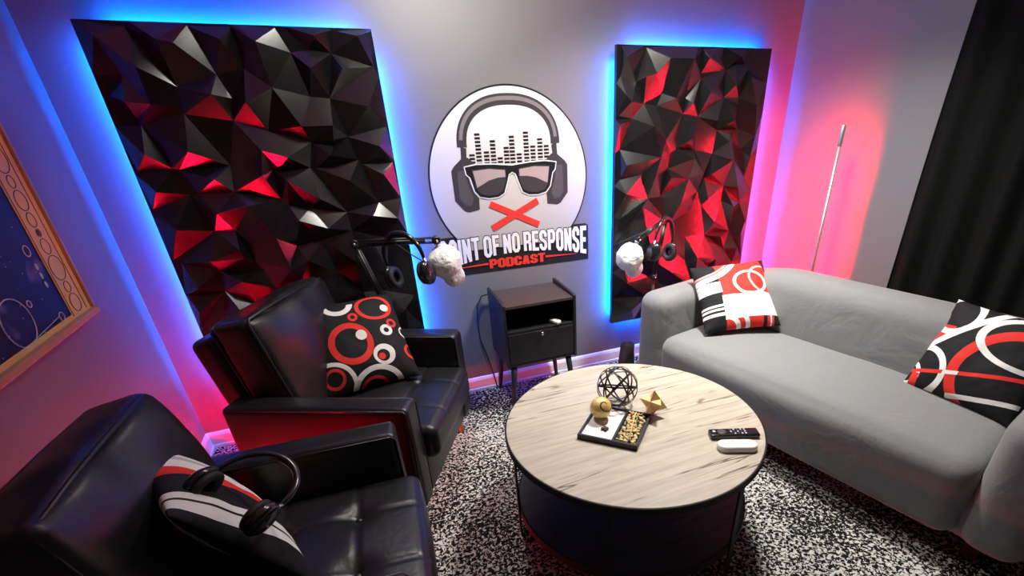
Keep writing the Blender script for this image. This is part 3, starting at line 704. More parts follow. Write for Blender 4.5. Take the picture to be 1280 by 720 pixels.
obj('device_body', puff(NB(), 0.032, 0.075, 0.022, 0.010, n=(4, 6, 2), M=T((0, 0, 0.011))), M_white, dv)
bm = NB(); box(bm, -0.008, -0.02, 0.0215, 0.008, -0.012, 0.0228); obj('button', bm, mat('grey_button', (.3, .3, .3), .4), dv)
cb = NB()
tube(cb, [(0.60, 2.63, 0.61), (0.565, 2.635, 0.605), (0.535, 2.64, 0.55), (0.525, 2.645, 0.45), (0.53, 2.645, 0.34), (0.56, 2.64, 0.22), (0.585, 2.635, 0.10), (0.60, 2.63, 0.006), (0.64, 2.62, 0.005)], 0.004, 8)
tag(obj('power_cable', cb, M_rubber), 'black power cable looping down behind the small black cabinet', 'cable')

# ------------------------------------------------------------------ leather armchairs
def armchair(label, loc, rotz, tufts):
    t = thing('armchair', label, 'armchair', loc, rotz)
    W, A = 0.78, 0.105        # overall width, arm thickness
    for s in (-1, 1):
        bm = NB()
        puff(bm, 0.70, A, 0.47, 0.022, (0.002, 0.004, 0.006), (14, 4, 10), M=T((0.01, s * (W / 2 - A / 2), 0.345)))
        arm = obj('armrest', bm, M_leather, t)
        bm = NB()   # stitched seam running along the top of the arm
        yy = s * (W / 2 - A / 2)
        for e in (-1, 1):
            tube(bm, [(-0.31, yy + e * (A / 2 - 0.004), 0.572), (0.345, yy + e * (A / 2 - 0.004), 0.572), (0.356, yy + e * (A / 2 - 0.004), 0.556), (0.3575, yy + e * (A / 2 - 0.004), 0.14)], 0.0035, 6)
        obj('seam', bm, M_leather, arm)
    bm = NB(); puff(bm, 0.66, W - 2 * A - 0.006, 0.17, 0.015, (0.002, 0, 0), (6, 6, 3), M=T((0.02, 0, 0.195))); obj('base_frame', bm, M_leather, t)
    # back frame, leaning
    bm = NB(); puff(bm, 0.10, W - 2 * A - 0.008, 0.66, 0.03, (0.006, 0, 0.006), (4, 10, 10), M=T((-0.345, 0, 0.475)) @ Ry(math.radians(-12))); obj('back_frame', bm, M_leather, t)
    # seat cushion with tufting
    sw, sd = W - 2 * A - 0.01, 0.60
    def dent(p, u):
        if u[2] > 0.5:
            d = 0
            for tx, ty in tufts:
                q = math.hypot(p.x - tx, p.y - ty); d += 0.018 * math.exp(-(q / 0.045) ** 2) + 0.008 * math.exp(-(q / 0.015) ** 2)
            for tx in sorted({c[0] for c in tufts}): d += 0.006 * math.exp(-((p.x - tx) / 0.007) ** 2)
            for ty in sorted({c[1] for c in tufts}): d += 0.006 * math.exp(-((p.y - ty) / 0.007) ** 2)
            p = p - Vector((0, 0, d))
        return p
    bm = NB(); puff(bm, sd, sw, 0.15, 0.035, (0.012, 0, 0.018), (48, 48, 4), dent, T((0.105, 0, 0.352))); seat = obj('seat_cushion', bm, M_leather, t)
    for tx, ty in tufts:
        bm = NB(); sph(bm, 0.010, T((tx + 0.105, ty, 0.4135)) @ Matrix.Diagonal((1, 1, 0.5, 1)), 14, 8); obj('button', bm, M_leather, seat)
    # loose back cushion
    def wr(p, u):
        n = noise.noise(Vector((p.x * 6, p.y * 7, p.z * 7 + loc[0] * 9)))
        return p + Vector((0.016 * n, 0.004 * n, 0.012 * n))
    bm = NB(); puff(bm, 0.17, sw - 0.005, 0.46, 0.035, (0.045, 0.004, 0.012), (6, 22, 20), wr, T((-0.235, 0, 0.645)) @ Ry(math.radians(-13)))
    bc = obj('back_cushion', bm, M_leather, t)
    bm = NB(); Mx = T((-0.235, 0, 0.645)) @ Ry(math.radians(-13)); hy, hz = (sw - .005) / 2 - .012, 0.218
    for xx in (0.077, -0.077):
        tube(bm, [Mx @ Vector((xx, a * hy, b * hz)) for a, b in ((-1, -1), (-1, -.3), (-1, .3), (-1, .93), (-.95, 1), (-.3, 1.03), (.3, 1.03), (.95, 1), (1, .93), (1, .3), (1, -.3), (1, -1))], 0.006, 8)
    obj('piping', bm, M_leather, bc)
    for sx, sy in ((1, 1), (1, -1), (-1, 1), (-1, -1)):
        bm = NB(); tube(bm, [(sx * 0.29 + sx * .02, sy * 0.33, 0), (sx * 0.29, sy * 0.32, 0.125)], [0.013, 0.024], 14); obj('leg', bm, M_wood, t)
    return t
A_LOC, A_ROT = (-0.133, 2.078, 0), math.radians(-26)
B_LOC, B_ROT = (-0.405, 1.165, 0), math.radians(-3)
TUF = [(-0.10, 0.11), (-0.10, -0.11), (0.11, 0.11), (0.11, -0.11)]
armchair('black leather armchair with ring-patterned cushion in front of the faceted panel', A_LOC, A_ROT, TUF)
armchair('black leather armchair with striped cushion and headphones, close to the gold framed map', B_LOC, B_ROT, TUF)

# ------------------------------------------------------------------ cushions
RED, WHT, BLK, GRY = (0.72, 0.035, 0.025), (0.82, 0.81, 0.79), (0.010, 0.010, 0.012), (0.50, 0.50, 0.50)
def pillow(name, label, half, thick, m, M, seed):
    bm = NB(); n = 44; rnd = Vector((seed * 3.1, seed * 1.7, 0))
    def P(u, v, s):
        pin = 0.055
        x = u * (1 - pin * (1 - v * v)) ; y = v * (1 - pin * (1 - u * u))
        e = ((1 - abs(u) ** 2.6) * (1 - abs(v) ** 2.6)) ** 0.55 if abs(u) < 1 and abs(v) < 1 else 0
        w = noise.noise(Vector((u * 2.2, v * 2.2, s * 2)) + rnd) * 0.10 + noise.noise(Vector((u * 5, v * 5, s * 4)) + rnd) * 0.04
        return Vector((x * half, y * half, s * thick * e * (1 + w)))
    G = {}
    for s in (-1, 1):
        for i in range(n + 1):
            for j in range(n + 1):
                u, v = math.sin((i / n - .5) * PI), math.sin((j / n - .5) * PI)
                rim = i in (0, n) or j in (0, n)
                if rim and s == 1: G[s, i, j] = G[-1, i, j]
                else: G[s, i, j] = bm.verts.new(P(u, v, s))
    for s in (-1, 1):
        for i in range(n):
            for j in range(n):
                q = [G[s, i, j], G[s, i + 1, j], G[s, i + 1, j + 1], G[s, i, j + 1]]
                bm.faces.new(q if s > 0 else q[::-1])
    o = obj(name, bm, m)
    o.matrix_world = M
    return tag(o, label, 'cushion')
def frame(c, rows):
    m = Matrix(rows).to_4x4(); m.translation = c; return m

# ring pattern
p = Pat('ring_cushion_print', 0.215, BLK)
p.ring(-0.17, -0.08, 0.36, 0.12, RED, 1, 1.05); p.disc(0.06, 0.05, 0.105, WHT)
p.disc(0.37, -0.44, 0.215, WHT); p.disc(0.345, -0.46, 0.125, BLK); p.disc(0.31, -0.475, 0.07, RED)
p.ring(0.57, 0.055, 0.09, 0.07, WHT); p.ring(-0.70, 0.285, 0.10, 0.075, WHT)
p.ring(0.02, 0.462, 0.07, 0.05, RED); p.ring(-0.80, 0.70, 0.20, 0.07, RED, 1.1, 0.95)
p.ring(0.49, 0.62, 0.29, 0.07, RED, 1.15, 0.95); p.disc(0.70, 0.57, 0.085, WHT)
p.ring(-0.66, -0.68, 0.17, 0.06, RED); p.ring(-0.74, -0.82, 0.44, 0.085, WHT, 1, 1)
p.ring(0.12, -1.10, 0.44, 0.10, WHT, 1.1, 1); p.ring(0.05, -1.10, 0.27, 0.055, RED, 1.1, 1)
p.ring(0.725, 0.20, 0.075, 0.05, RED); p.ring(-0.19, 0.83, 0.22, 0.10, WHT, 1.15, 1.0, 0, [p.half(0, -1, -0.80)])
p.ring(0.98, -0.45, 0.15, 0.06, RED); p.ring(-0.98, -0.15, 0.18, 0.06, WHT); p.ring(0.97, 0.0, 0.12, 0.03, WHT)
pillow('cushion', 'black cushion with red and white rings on the leather armchair', 0.215, 0.085, p.done(),
       frame((-0.1111, 2.1947, 0.615), ((0.9779, -0.1226, 0.1692), (0.2084, 0.6294, -0.7486), (-0.0147, 0.7673, 0.6411))), 1)

# colour-block pattern
p = Pat('block_cushion_print', 0.21, RED)
p.put(p.box(-2, -2, -0.42, 2), BLK)
p.put(p.box(-0.44, -0.74, 2, -0.12), WHT)
p.put(p.box(-2, -0.02, -0.40, 0.30), WHT); p.put(p.box(-2, 0.17, -0.40, 0.195), GRY); p.put(p.box(-2, 0.07, -0.40, 0.085), GRY)
for y0, y1 in ((-0.40, -0.34), (-0.50, -0.44), (-0.64, -0.56)): p.put(p.box(-2, y0, -0.42, y1), WHT)
p.ring(0.36, 0.20, 0.41, 0.085, WHT, 1, 0.82); p.ring(0.78, 0.28, 0.42, 0.06, (0.85, 0.45, 0.42), 1, 1.0, 0, [p.half(0, 1, -0.12)])
p.ring(0.78, 0.28, 0.42, 0.03, GRY, 1, 1.0, 0, [p.half(0, -1, 0.12)])
p.ring(-0.86, 1.55, 1.16, 0.15, WHT, 1.0, 1.0, 0, [p.half(1, 0, -1.2)]); p.ring(-0.86, 1.55, 1.03, 0.06, (0.85, 0.3, 0.28))
p.ring(-0.42, -1.0, 0.55, 0.11, WHT, 1, 1, 0, [p.half(1, 0, -0.42), p.half(0, -1, 0.74)]); p.ring(-0.42, -1.0, 0.32, 0.11, WHT, 1, 1, 0, [p.half(1, 0, -0.42), p.half(0, -1, 0.74)])
p.ring(-0.42, -1.0, 0.55, 0.03, GRY, 1, 1, 0, [p.half(1, 0, -0.42), p.half(0, 1, -0.74)])
p.put(p.box(0.52, -2, 0.62, -0.74), BLK); p.put(p.box(0.80, -2, 2, -0.74), BLK); p.put(p.box(0.70, -2, 0.74, -0.74), WHT)
p.put(p.half(1, 0.15, 0.95), BLK, [p.half(0, 1, 0.05)])
pillow('cushion', 'red white and black colour-block cushion in the corner of the grey sofa', 0.206, 0.078, p.done(),
       frame((1.822, 1.996, 0.600), ((0.9416, 0.2009, -0.2704), (-0.3291, 0.7198, -0.6112), (0.0718, 0.6645, 0.7438))), 2)

# ribbon pattern
p = Pat('ribbon_cushion_print', 0.20, BLK)
def line(x0, y0, x1, y1, w):    # distance to a straight ribbon
    n = Vector((y0 - y1, x1 - x0)).normalized(); c0 = n.x * x0 + n.y * y0
    d = p.op('ABSOLUTE', p.op('SUBTRACT', p.op('ADD', p.op('MULTIPLY', p.x, n.x), p.op('MULTIPLY', p.y, n.y)), c0))
    return p.op('LESS_THAN', d, w / 2)
p.put(p.half(1.09, -1, -1.25), RED, [p.half(-1.09, 1, 0.95), p.half(-1, 0, 0.62), p.half(0, -1, -0.42)])
p.put(p.half(-1.09, 1, 0.95), RED, [p.half(-1, 0, 0.62), p.half(0, -1, -0.42)])
p.ring(-0.75, 0.68, 0.39, 0.12, WHT, 1, 1, 0, [p.half(-1.09, 1, 0.90)])
p.put(line(-0.95, -0.114, 0.06, 0.985, 0.13), WHT)
p.ring(-0.85, -0.62, 0.50, 0.12, WHT); p.ring(-1.02, -0.75, 0.24, 0.09, WHT)
p.put(p.box(-0.90, -2, -0.74, -0.70), RED)
p.ring(0.70, -0.30, 0.93, 0.19, RED, 1, 1, 0, [p.half(-1, 0, -0.62)])
p.put(line(-0.94, -0.69, 0.9, -0.13, 0.075), RED); p.put(line(-0.94, -0.69, 0.9, -0.13, 0.075), WHT, [p.box(-0.36, -2, -0.10, 2)])
p.put(line(-0.115, -0.9, 0.936, -0.62, 0.09), WHT, [p.half(1, 0, -0.15)])
p.ring(0.65, 0.45, 1.0, 0.19, WHT, 0.8, 0.48, 0, [p.half(-1, 0, -0.95)])
p.disc(0.05, 1.15, 0.2, RED)
c = Vector((2.160, 0.944, 0.60)); ex = Vector((0.014, -0.372, 0)).normalized(); ey = Vector((0.21, -0.007, 0.36)).normalized(); ey = (ey - ex * ey.dot(ex)).normalized(); ez = ex.cross(ey)
pillow('cushion', 'black cushion with white and red ribbons leaning near the sofa armrest', 0.20, 0.065, p.done(), frame(c, Matrix((ex, ey, ez)).transposed()), 3)

# striped cushion on the armchair close to the camera
p = Pat('striped_cushion_print', 0.215, BLK)
wave = p.op('ADD', p.x, p.op('MULTIPLY', p.op('SINE', p.op('MULTIPLY', p.y, 2.2)), 0.10))
for a, b, col in ((0.93, 3, WHT), (0.74, 0.93, RED), (0.16, 0.54, WHT), (0.36, 0.46, GRY), (-0.04, 0.16, RED), (-0.78, -0.46, WHT), (-0.62, -0.58, BLK)):
    p.put(p.op('MULTIPLY', p.op('GREATER_THAN', wave, a), p.op('LESS_THAN', wave, b)), col)
c = Vector((-0.475, 1.225, 0.60)); ex = Vector((-0.40, 0.90, 0)).normalized(); ey = Vector((-0.42, -0.14, 0.88)).normalized(); ey = (ey - ex * ey.dot(ex)).normalized(); ez = ex.cross(ey)
pillow('cushion', 'cushion with red, white and black wavy stripes under the headphones', 0.215, 0.06, p.done(), frame(c, Matrix((ex, ey, ez)).transposed()), 4)

# ------------------------------------------------------------------ sofa
TH = math.radians(13)
sofa = thing('sofa', 'long grey fabric sofa with wide armrests along the red lit wall', 'sofa', (1.36, 2.25, 0))
SU, SV = Vector((math.sin(TH), -math.cos(TH), 0)), Vector((math.cos(TH), math.sin(TH), 0))
MS = Matrix((SU, SV, (0, 0, 1))).transposed().to_4x4()
LU = 1.86
def sofa_shell():
    """U-shaped upholstered shell: arm, back and arm follow one path, plus front rail"""
    bm = NB()
    def add(u0, u1, v0, v1, z0, z1, r, f=None, n=(10, 10, 8), bul=(0, 0, 0)):
        su, sv, sz = u1 - u0, v1 - v0, z1 - z0
        puff(bm, su, sv, sz, r, bul, n, f, MS @ T(((u0 + u1) / 2, (v0 + v1) / 2, (z0 + z1) / 2)))
    def rise(p, u):   # the back climbs a little away from the first arm
        k = min(1, max(0, (u[0] + 0.95) / 0.55)); k = k * k * (3 - 2 * k)
        if u[2] > -0.9: p = p + Vector((0, 0, 0.075 * k * (u[2] + 1) / 2))
        return p
    add(0, LU, 0.53, 0.775, 0.09, 0.655, 0.075, rise, (40, 6, 12), (0, 0.03, 0))
    add(0, 0.20, -0.005, 0.80, 0.09, 0.63, 0.07, None, (6, 22, 12), (0.006, 0.006, 0.004))
    add(LU - 0.20, LU, -0.005, 0.80, 0.09, 0.63, 0.07, None, (6, 22, 12), (0.006, 0.006, 0.004))
    add(0.04, LU - 0.04, 0.03, 0.75, 0.10, 0.30, 0.03, None, (40, 16, 6))
    return bm
sh = obj('sofa_shell', sofa_shell(), M_fabric, None)
md = sh.modifiers.new('join', 'REMESH'); md.mode = 'VOXEL'; md.voxel_size = 0.012; md.use_smooth_shade = True
ms = sh.modifiers.new('soften', 'SMOOTH'); ms.factor = 0.5; ms.iterations = 12
sh.parent = sofa
def seat_f(p, u):
    n = noise.noise(Vector((p.x * 3.5, p.y * 5, 0))) * 0.006 * (u[2] > 0.5)
    return p + Vector((0, 0, n))
bm = NB(); puff(bm, LU - 0.39, 0.60, 0.335, 0.075, (0, 0.018, 0.016), (50, 22, 10), seat_f, MS @ T((LU / 2, 0.278, 0.2585)))
obj('seat_cushion', bm, M_fabric, sofa)
for uu in (0.14, LU - 0.14):
    for vv in (0.12, 0.66):
        bm = NB(); box(bm, uu - .025, vv - .025, 0, uu + .025, vv + .025, 0.095, 0.004, M=MS); obj('leg', bm, M_blackwood, sofa)
# ------------------------------------------------------------------ coffee table
tab = thing('coffee_table', 'round coffee table with weathered wood top and black metal rim', 'table', (0.812, 1.341, 0))
TR, TZ = 0.486, 0.46
bm = NB(); lathe(bm, [(0, TZ - 0.018), (TR - 0.006, TZ - 0.018), (TR - 0.006, TZ - 0.001), (TR - 0.007, TZ), (0, TZ)], 128); obj('tabletop', smooth_by_angle and bm, M_table, tab, smooth=False)
bm = NB(); lathe(bm, [(TR - 0.0055, TZ - 0.026), (TR, TZ - 0.026), (TR, TZ - 0.003), (TR - 0.002, TZ - 0.001), (TR - 0.0055, TZ - 0.001), (TR - 0.0055, TZ - 0.026)], 128); obj('rim', bm, M_tablemetal, tab, smooth=False)
bm = NB(); lathe(bm, [(0, 0.118), (0.452, 0.118), (0.452, 0.139), (0.451, 0.14), (0, 0.14)], 128); obj('lower_shelf', bm, M_shelf, tab, smooth=False)
bm = NB(); lathe(bm, [(0.4525, 0.106), (0.458, 0.106), (0.458, 0.1405), (0.4525, 0.1405), (0.4525, 0.106)], 128); obj('lower_rim', bm, M_tablemetal, tab, smooth=False)
for k in range(6):
    a = math.radians(172 + 60 * k); bm = NB()
    for (r0, z0, r1, z1) in ((0.4585, 0, 0.4585, TZ - 0.026),):
        box(bm, r0, -0.016, z0, r0 + 0.007, 0.016, z1, 0.001, 1, Rz(a))
        box(bm, r0 + .0005, -0.016, z1, TR - 0.0062 + .0, 0.016, z1 + 0.0075, 0.001, 1, Rz(a))
    obj('leg', bm, M_tablemetal, tab, smooth=False)

# ------------------------------------------------------------------ things on the table
# openwork sphere
sp = thing('wire_sphere', 'black openwork metal sphere standing at the back of the round table', 'ornament', (0.812, 1.463, TZ))
R0 = 0.083
def band(bm, M, r, w=0.0065, th=0.0016, n=72):
    prev = first = None
    for k in range(n):
        a = 2 * PI * k / n; c, s = math.cos(a), math.sin(a)
        q = [bm.verts.new(M @ Vector((rr * c, rr * s, z))) for rr, z in ((r, -w / 2), (r, w / 2), (r - th, w / 2), (r - th, -w / 2))]
        if prev:
            for i in range(4): bm.faces.new((prev[i], prev[(i + 1) % 4], q[(i + 1) % 4], q[i]))
        else: first = q
        prev = q
    for i in range(4): bm.faces.new((prev[i], prev[(i + 1) % 4], first[(i + 1) % 4], first[i]))
ctr = T((0, 0, R0))
axes = [(0, 0, 1)] + [(math.cos(k * PI / 4) , math.sin(k * PI / 4), 0) for k in range(4)] + [(math.cos(k * PI / 2 + .4), math.sin(k * PI / 2 + .4), 1.0) for k in range(4)]
tilt = Matrix.Rotation(0.55, 4, 'Y') @ Matrix.Rotation(0.35, 4, 'X')
for i, ax in enumerate(axes):
    bm = NB(); band(bm, ctr @ tilt @ Vector(ax).to_track_quat('Z', 'Y').to_matrix().to_4x4(), R0 - 0.0004 * i)
    obj('metal_band', bm, M_blackmetal, sp, smooth=False)

# tray with sand and gravel
TA = math.radians(45.5)
tray = thing('zen_tray', 'square black tray with white sand and gold gravel on the table', 'tray', (0.7265, 1.314, TZ), TA)
hs = 0.111
obj('tray_base', box(NB(), -hs, -hs, 0.0002, hs, hs, 0.006), M_blackwood, tray, smooth=False)
bm = NB()
for a, b in (((-hs, -hs), (hs, -hs + .010)), ((-hs, hs - .010), (hs, hs)), ((-hs, -hs + .010), (-hs + .010, hs - .010)), ((hs - .010, -hs + .010), (hs, hs - .010))):
    box(bm, *a, 0.006, *b, 0.021, 0.0012, 1)
obj('tray_rim', bm, M_blackwood, tray, smooth=False)
dvy = -0.018
obj('divider', box(NB(), -hs + .010, dvy - .004, 0.006, hs - .010, dvy + .004, 0.020), M_blackwood, tray, smooth=False)
bm = NB(); n = 26
def sandz(x, y): return 0.0150 + 0.0007 * math.sin(140 * (x * .8 + y)) + 0.0006 * noise.noise(Vector((x * 60, y * 60, 0)))
g = [[bm.verts.new((-hs + .0105 + (2 * hs - .021) * i / n, dvy + .0045 + (hs - .0105 - dvy - .0045) * j / n, sandz(i * .01, j * .01))) for j in range(n + 1)] for i in range(n + 1)]
for i in range(n):
    for j in range(n): bm.faces.new((g[i][j], g[i + 1][j], g[i + 1][j + 1], g[i][j + 1]))
obj('sand', bm, M_sand, tray)
bm = NB(); rnd = random.Random(5)
for i in range(190):
    x, y = rnd.uniform(-hs + .016, hs - .016), rnd.uniform(-hs + .016, dvy - .010)
    r = rnd.uniform(0.0045, 0.0085)
    ret = bmesh.ops.create_icosphere(bm, subdivisions=1, radius=r, matrix=T((x, y, 0.009 + rnd.uniform(0.001, 0.011))) @ Rz(rnd.uniform(0, 6)) @ Rx(rnd.uniform(0, 3)) @ Matrix.Diagonal((1, .75, .6, 1)))
gr = obj('gravel', bm, M_stone, tray, smooth=False); gr['kind'] = 'stuff'
# rake lying over the gravel
rk = thing('mini_rake', 'tiny wooden rake lying across the gold gravel in tray', 'rake', (0.7265, 1.314, TZ), TA)
bm = NB(); tube(bm, [(-0.085, -0.075, 0.031), (0.075, -0.055, 0.033)], 0.0022, 8); obj('handle', bm, mat('pale_wood', (.75, .55, .25), .5), rk)
bm = NB(); tube(bm, [(0.072, -0.078, 0.033), (0.078, -0.030, 0.033)], 0.0022, 8)
for k in range(5):
    q = k / 4; x, y = 0.072 + .006 * q, -0.078 + .048 * q; tube(bm, [(x, y, 0.033), (x + 0.018, y - .002, 0.0275)], 0.0014, 6)
obj('rake_head', bm, mat('pale_wood_head', (.78, .58, .27), .5), rk)
# dark pebbles on the sand
for k, (x, y, r) in enumerate(((-0.045, 0.034, 0.0085), (-0.034, 0.030, 0.007), (-0.050, 0.024, 0.0065), (-0.039, 0.022, 0.0075))):
    bm = NB(); bmesh.ops.create_icosphere(bm, subdivisions=2, radius=r, matrix=Matrix.Diagonal((1.1, .9, .75, 1)))
    for v in bm.verts: v.co *= 1 + 0.12 * noise.noise(v.co * 120 + Vector((k, 0, 0)))
    o = obj('pebble', bm, M_rock); w = T((0.7265, 1.314, TZ)) @ Rz(TA) @ Vector((x, y, 0.0145 + r * 0.7)); o.location = w
    tag(o, 'small dark pebble in the cluster on the white sand', 'pebble', 'dark pebbles on the white sand')
# gold ball with a swirl cut
gb = thing('gold_ball', 'gold ball with a swirl groove sitting on the sand tray edge', 'ornament', (0.699, 1.381, TZ + 0.0207))
RB = 0.041
bm = NB(); sph(bm, RB, T((0, 0, RB)), 40, 24); obj('ball', bm, M_gold, gb)
bm = NB(); pts = []
cdir = Vector((0.05, -0.72, 0.70)).normalized(); e1 = cdir.orthogonal().normalized(); e2 = cdir.cross(e1)
for k in range(64):
    a = k / 63 * 2.6 * PI + 2.2; th = 0.16 + 1.15 * (k / 63) ** 1.5
    pts.append(Vector((0, 0, RB)) + (cdir * math.cos(th) + (e1 * math.cos(a) + e2 * math.sin(a)) * math.sin(th)) * (RB + 0.0002))
tube(bm, pts, [0.0008 + 0.0016 * math.sin(PI * min(1, k / 50)) for k in range(64)], 8); obj('swirl_groove', bm, mat('dark_bronze', (.06, .04, .02), .4, metal=.6), gb)
# spiky star: stellated polyhedron standing on its points
def star():
    bm = NB(); bmesh.ops.create_icosphere(bm, subdivisions=1, radius=0.022)
    bm.faces.ensure_lookup_table()
    bmesh.ops.dissolve_limit(bm, angle_limit=0.01, verts=bm.verts[:], edges=bm.edges[:])
    return bm
st = thing('gold_star', 'gold faceted star ornament with long points on the round table', 'ornament', (0.897, 1.330, TZ), 0.3)
bm = NB()
octd = [Vector((1, 1, 1)), Vector((-1, -1, 1)), Vector((-1, 1, -1)), Vector((1, -1, -1))]
Rr = 0.057
rotm = Matrix.Rotation(math.radians(54.7356), 3, Vector((1, -1, 0)).normalized())
rotm = Matrix.Rotation(0.45, 3, 'Z') @ (Vector((1, 1, -1)).normalized().rotation_difference(Vector((0, 0, -1))).to_matrix())
for s in (1, -1):
    vs = [rotm @ (q.normalized() * Rr * s) for q in octd]
    V = [bm.verts.new(v) for v in vs]
    for i in range(4): bm.faces.new([V[j] for j in range(4) if j != i])
zmin = min(v.co.z for v in bm.verts)
for v in bm.verts: v.co.z -= zmin
obj('star_body', bm, M_brass, st, smooth=False)
# remote control
rm = thing('remote_control', 'slim black remote control lying beside the white oval device', 'remote', (1.088, 1.092, TZ), math.radians(-21.5))
obj('remote_body', puff(NB(), 0.176, 0.047, 0.019, 0.007, n=(10, 5, 2), M=T((0, 0, 0.0097))), M_gloss, rm)
M_btn = mat('button_white', (.7, .7, .7), .4); M_btn2 = mat('button_grey', (.06, .06, .065), .3)
for i in range(5):
    for j in range(3):
        bm = NB(); lathe(bm, [(0.0036, 0), (0.0036, .0012), (0, .0016)], 10, T((-0.012 + 0.0125 * i, -0.012 + 0.012 * j, 0.019))); obj('button', bm, M_btn if (i + j) % 2 or i > 3 else M_btn2, rm)
bm = NB(); lathe(bm, [(0.016, 0), (0.016, .0010), (0.010, .0014), (0, .0010)], 24, T((-0.045, 0, 0.019))); obj('button', bm, M_btn2, rm)
bm = NB(); lathe(bm, [(0.006, 0), (0.006, .0012), (0, .0016)], 14, T((-0.072, 0.004, 0.019))); obj('button', bm, M_btn, rm)
# white oval device
wp = thing('white_oval_device', 'white oval plastic device lying beside the black remote', 'gadget', (1.047, 1.026, TZ), math.radians(-24))
def oval():
    bm = NB(); L, Rw = 0.042, 0.0265; prof = [(0.90, 0.0), (1.0, 0.004), (1.0, 0.016), (0.93, 0.0215), (0.75, 0.0235)]
    rings = []
    for k, z in prof:
        ring = []
        for i in range(48):
            a = 2 * PI * i / 48; cxx = L if -PI / 2 < (a if a < PI else a - 2 * PI) < PI / 2 else -L
            ring.append(bm.verts.new((cxx + Rw * k * math.cos(a), Rw * k * math.sin(a), z)))
        rings.append(ring)
    for A, B in zip(rings, rings[1:]):
        for i in range(48): bm.faces.new((A[i], A[(i + 1) % 48], B[(i + 1) % 48], B[i]))
    bm.faces.new(rings[0][::-1]); bm.faces.new(rings[-1]); return bm
obj('device_body', oval(), M_white, wp)
bm = NB(); box(bm, -0.030, 0.008, 0.0233, -0.022, 0.010, 0.0238); box(bm, -0.019, 0.0075, 0.0233, -0.012, 0.0105, 0.0238); obj('printed_mark', bm, M_rubber, wp, smooth=False)

# ------------------------------------------------------------------ headphones and boom microphones
def headphones(label, M, tone=M_gloss):
    t = thing('headphones', label, 'headphones')
    t.matrix_world = M
    R = 0.088
    pts = [(R * math.cos(a), 0, R * 1.08 * math.sin(a)) for a in [math.radians(-8 + 196 * k / 28) for k in range(29)]]
    bm = NB(); tube(bm, pts, [0.006 + 0.004 * math.sin(PI * k / 28) for k in range(29)], 12); obj('headband', bm, tone, t)
    for s in (-1, 1):
        bm = NB(); tube(bm, [(s * R, 0, -0.008), (s * (R + .002), 0, -0.045)], 0.006, 10); obj('yoke', bm, M_chrome, t)
        cup = NB(); lathe(cup, [(0, 0.018), (0.030, 0.018), (0.038, 0.010), (0.040, -0.002), (0.036, -0.006)], 28, T((s * (R - 0.006), 0, -0.060)) @ Ry(s * PI / 2) @ Matrix.Diagonal((1.15, 0.95, 1, 1)))
        c = obj('ear_cup', cup, tone, t)
        pad = NB(); pr = [((0.027 + 0.011 * math.cos(q * PI / 5)), -0.014 + 0.010 * math.sin(q * PI / 5)) for q in range(10)]
        rings = [[pad.verts.new(T((s * (R - 0.006), 0, -0.060)) @ Ry(s * PI / 2) @ Vector((1.12 * r * math.cos(k * PI / 12), 0.95 * r * math.sin(k * PI / 12), z))) for k in range(24)] for r, z in pr]
        for i in range(10):
            for k in range(24): pad.faces.new((rings[i][k], rings[i][(k + 1) % 24], rings[(i + 1) % 10][(k + 1) % 24], rings[(i + 1) % 10][k]))
        obj('ear_pad', pad, M_rubber, c)
    return t

def cloth_bag(M, seed, size):
    """cloth sock pulled over a microphone head: lumpy, with a drooping corner"""
    bm = NB(); bmesh.ops.create_icosphere(bm, subdivisions=4, radius=1.0)
    off = Vector((seed * 2.3, 0, seed))
    for v in bm.verts:
        d = v.co.normalized()
        r = 1 + 0.08 * noise.noise(d * 1.7 + off) + 0.03 * noise.noise(d * 4 + off) - 0.03 * abs(math.sin(5 * math.atan2(d.y, d.x) + 3 * d.z))
        low = max(0, -d.z)
        r *= 1 + 0.55 * max(0, d.dot(Vector((0.42, 0, -0.91)).normalized()) - 0.72) / 0.28 - 0.10 * low
        v.co = M @ Vector((d.x * r * size, d.y * r * size * 0.85, d.z * r * size * 1.05))
    return bm

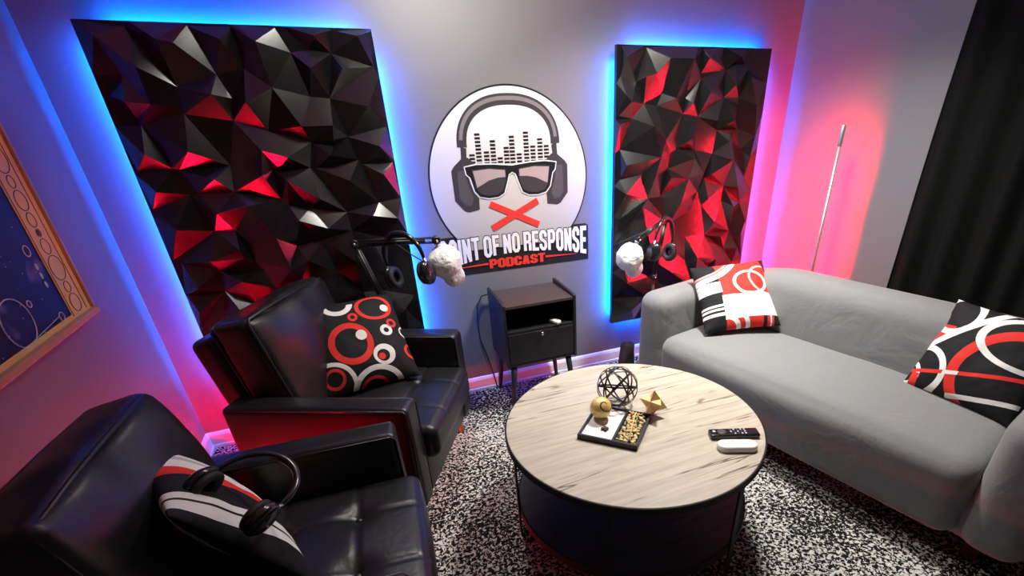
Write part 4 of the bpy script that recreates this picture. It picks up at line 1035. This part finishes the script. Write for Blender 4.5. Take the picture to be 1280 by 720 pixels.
def boom_mic(label, foot, knee, elbow, head, micdir, seed):
    t = thing('boom_microphone', label, 'microphone', foot)
    F = Vector(foot); k, e, h = Vector(knee) - F, Vector(elbow) - F, Vector(head) - F
    bm = NB(); lathe(bm, [(0, 0), (0.085, 0), (0.085, 0.012), (0.02, 0.022), (0.012, 0.03)], 36); obj('base', bm, M_blackmetal, t)
    bm = NB(); tube(bm, [(0, 0, 0.02), tuple(k)], 0.011, 12); obj('stand_pole', bm, M_blackmetal, t)
    d = (e - k).normalized(); sidev = d.cross(Vector((0, 1, 0))).normalized()
    bm = NB()
    for s in (-1, 1): tube(bm, [k + sidev * s * 0.010, e + sidev * s * 0.010], 0.0055, 8)
    tube(bm, [k + d * 0.04, e - d * 0.03], 0.008, 8); obj('lower_arm', bm, M_blackmetal, t)
    d2 = (h - e).normalized(); s2 = d2.cross(Vector((0, 1, 0))).normalized()
    bm = NB()
    for s in (-1, 1): tube(bm, [e + s2 * s * 0.011, h + s2 * s * 0.011], 0.0055, 8)
    tube(bm, [e + d2 * 0.05, h - d2 * 0.05], 0.0075, 8); obj('upper_arm', bm, M_blackmetal, t)
    for q, rr in ((k, 0.018), (e, 0.020), (h, 0.020)):
        bm = NB(); lathe(bm, [(0, -0.02), (rr * .8, -0.02), (rr, -0.015), (rr, 0.015), (rr * .8, 0.02), (0, 0.02)], 20, T(q) @ Rx(PI / 2)); j = obj('joint', bm, M_gloss, t)
        bm = NB(); lathe(bm, [(0, 0.02), (0.006, 0.02), (0.006, 0.025), (0, 0.026)], 12, T(q) @ Rx(PI / 2)); obj('bolt', bm, M_chrome, j)
    md = Vector(micdir).normalized()
    bm = NB(); tube(bm, [h, h + md * 0.035], 0.011, 12); tube(bm, [h + md * 0.012, h + md * 0.020], 0.016, 14); obj('swivel', bm, M_chrome, t)
    bm = NB(); tube(bm, [h + md * 0.03, h + md * 0.10], [0.014, 0.022], 16); obj('microphone_body', bm, M_blackmetal, t)
    bm = cloth_bag(T(h + md * 0.105 + Vector((0.0, 0, -0.01))), seed, 0.082); obj('cloth_cover', bm, M_cloth, t)
    bm = NB(); tube(bm, [h + md * 0.05, h + md * 0.11 + Vector((-0.065, 0.03, -0.02)), h + Vector((-0.12, 0.02, -0.06)), h + Vector((-0.16, 0.01, -0.02)), e.lerp(h, 0.45)], 0.003, 8); obj('cable', bm, M_rubber, t)
    return t
boom_mic('black boom microphone in white cloth cover over the ring-cushion armchair', (0.135, 2.47, 0), (0.10, 2.455, 0.47), (-0.033, 2.43, 1.005), (0.325, 2.38, 0.992), (0.28, -0.06, -1), 1)
boom_mic('black boom microphone in white cloth cover behind the grey sofa armrest', (1.60, 2.46, 0), (1.595, 2.46, 0.62), (1.655, 2.46, 0.955), (1.44, 2.40, 0.872), (-0.55, -0.15, -0.75), 2)
headphones('black headphones hanging on the boom arm in front of the faceted panel', T((0.165, 2.36, 0.925)) @ Rz(-0.75) @ Ry(-0.20) @ Matrix.Scale(1.25, 4))
headphones('black headphones hanging on the boom arm behind the grey sofa', T((1.60, 2.38, 0.86)) @ Rz(0.5) @ Ry(0.2) @ Matrix.Scale(1.2, 4))
_z = Vector((0.55, 0.62, 0.02)).normalized(); _y = Vector((0.62, 0.2, 0.75)); _y = (_y - _z * _y.dot(_z)).normalized(); _x = _y.cross(_z)
HPM = Matrix((_x, _y, _z)).transposed().to_4x4(); HPM.translation = (-0.362, 1.135, 0.722)
headphones('black headphones lying across the striped cushion on the armchair', HPM)

# slumped black bag between the sofa arm and the wall
bg = NB()
def bagf(p, u):
    n = noise.noise(p * 14) * 0.012
    k = (u[2] + 1) / 2
    return Vector((p.x * (1 - 0.2 * k) + n + .012 * k, p.y * (1 - 0.15 * k) + n, p.z + n * 0.4 * (k > 0.1)))
puff(bg, 0.10, 0.08, 0.19, 0.025, n=(8, 6, 10), f=bagf, M=T((0, 0, 0.1)))
b_ = obj('bag', bg, mat('black_bag_cloth', (0.010, 0.010, 0.011), 0.8)); b_.location = (1.445, 2.50, 0.0)
tag(b_, 'small black bag slumped on the floor beside the grey sofa end', 'bag')
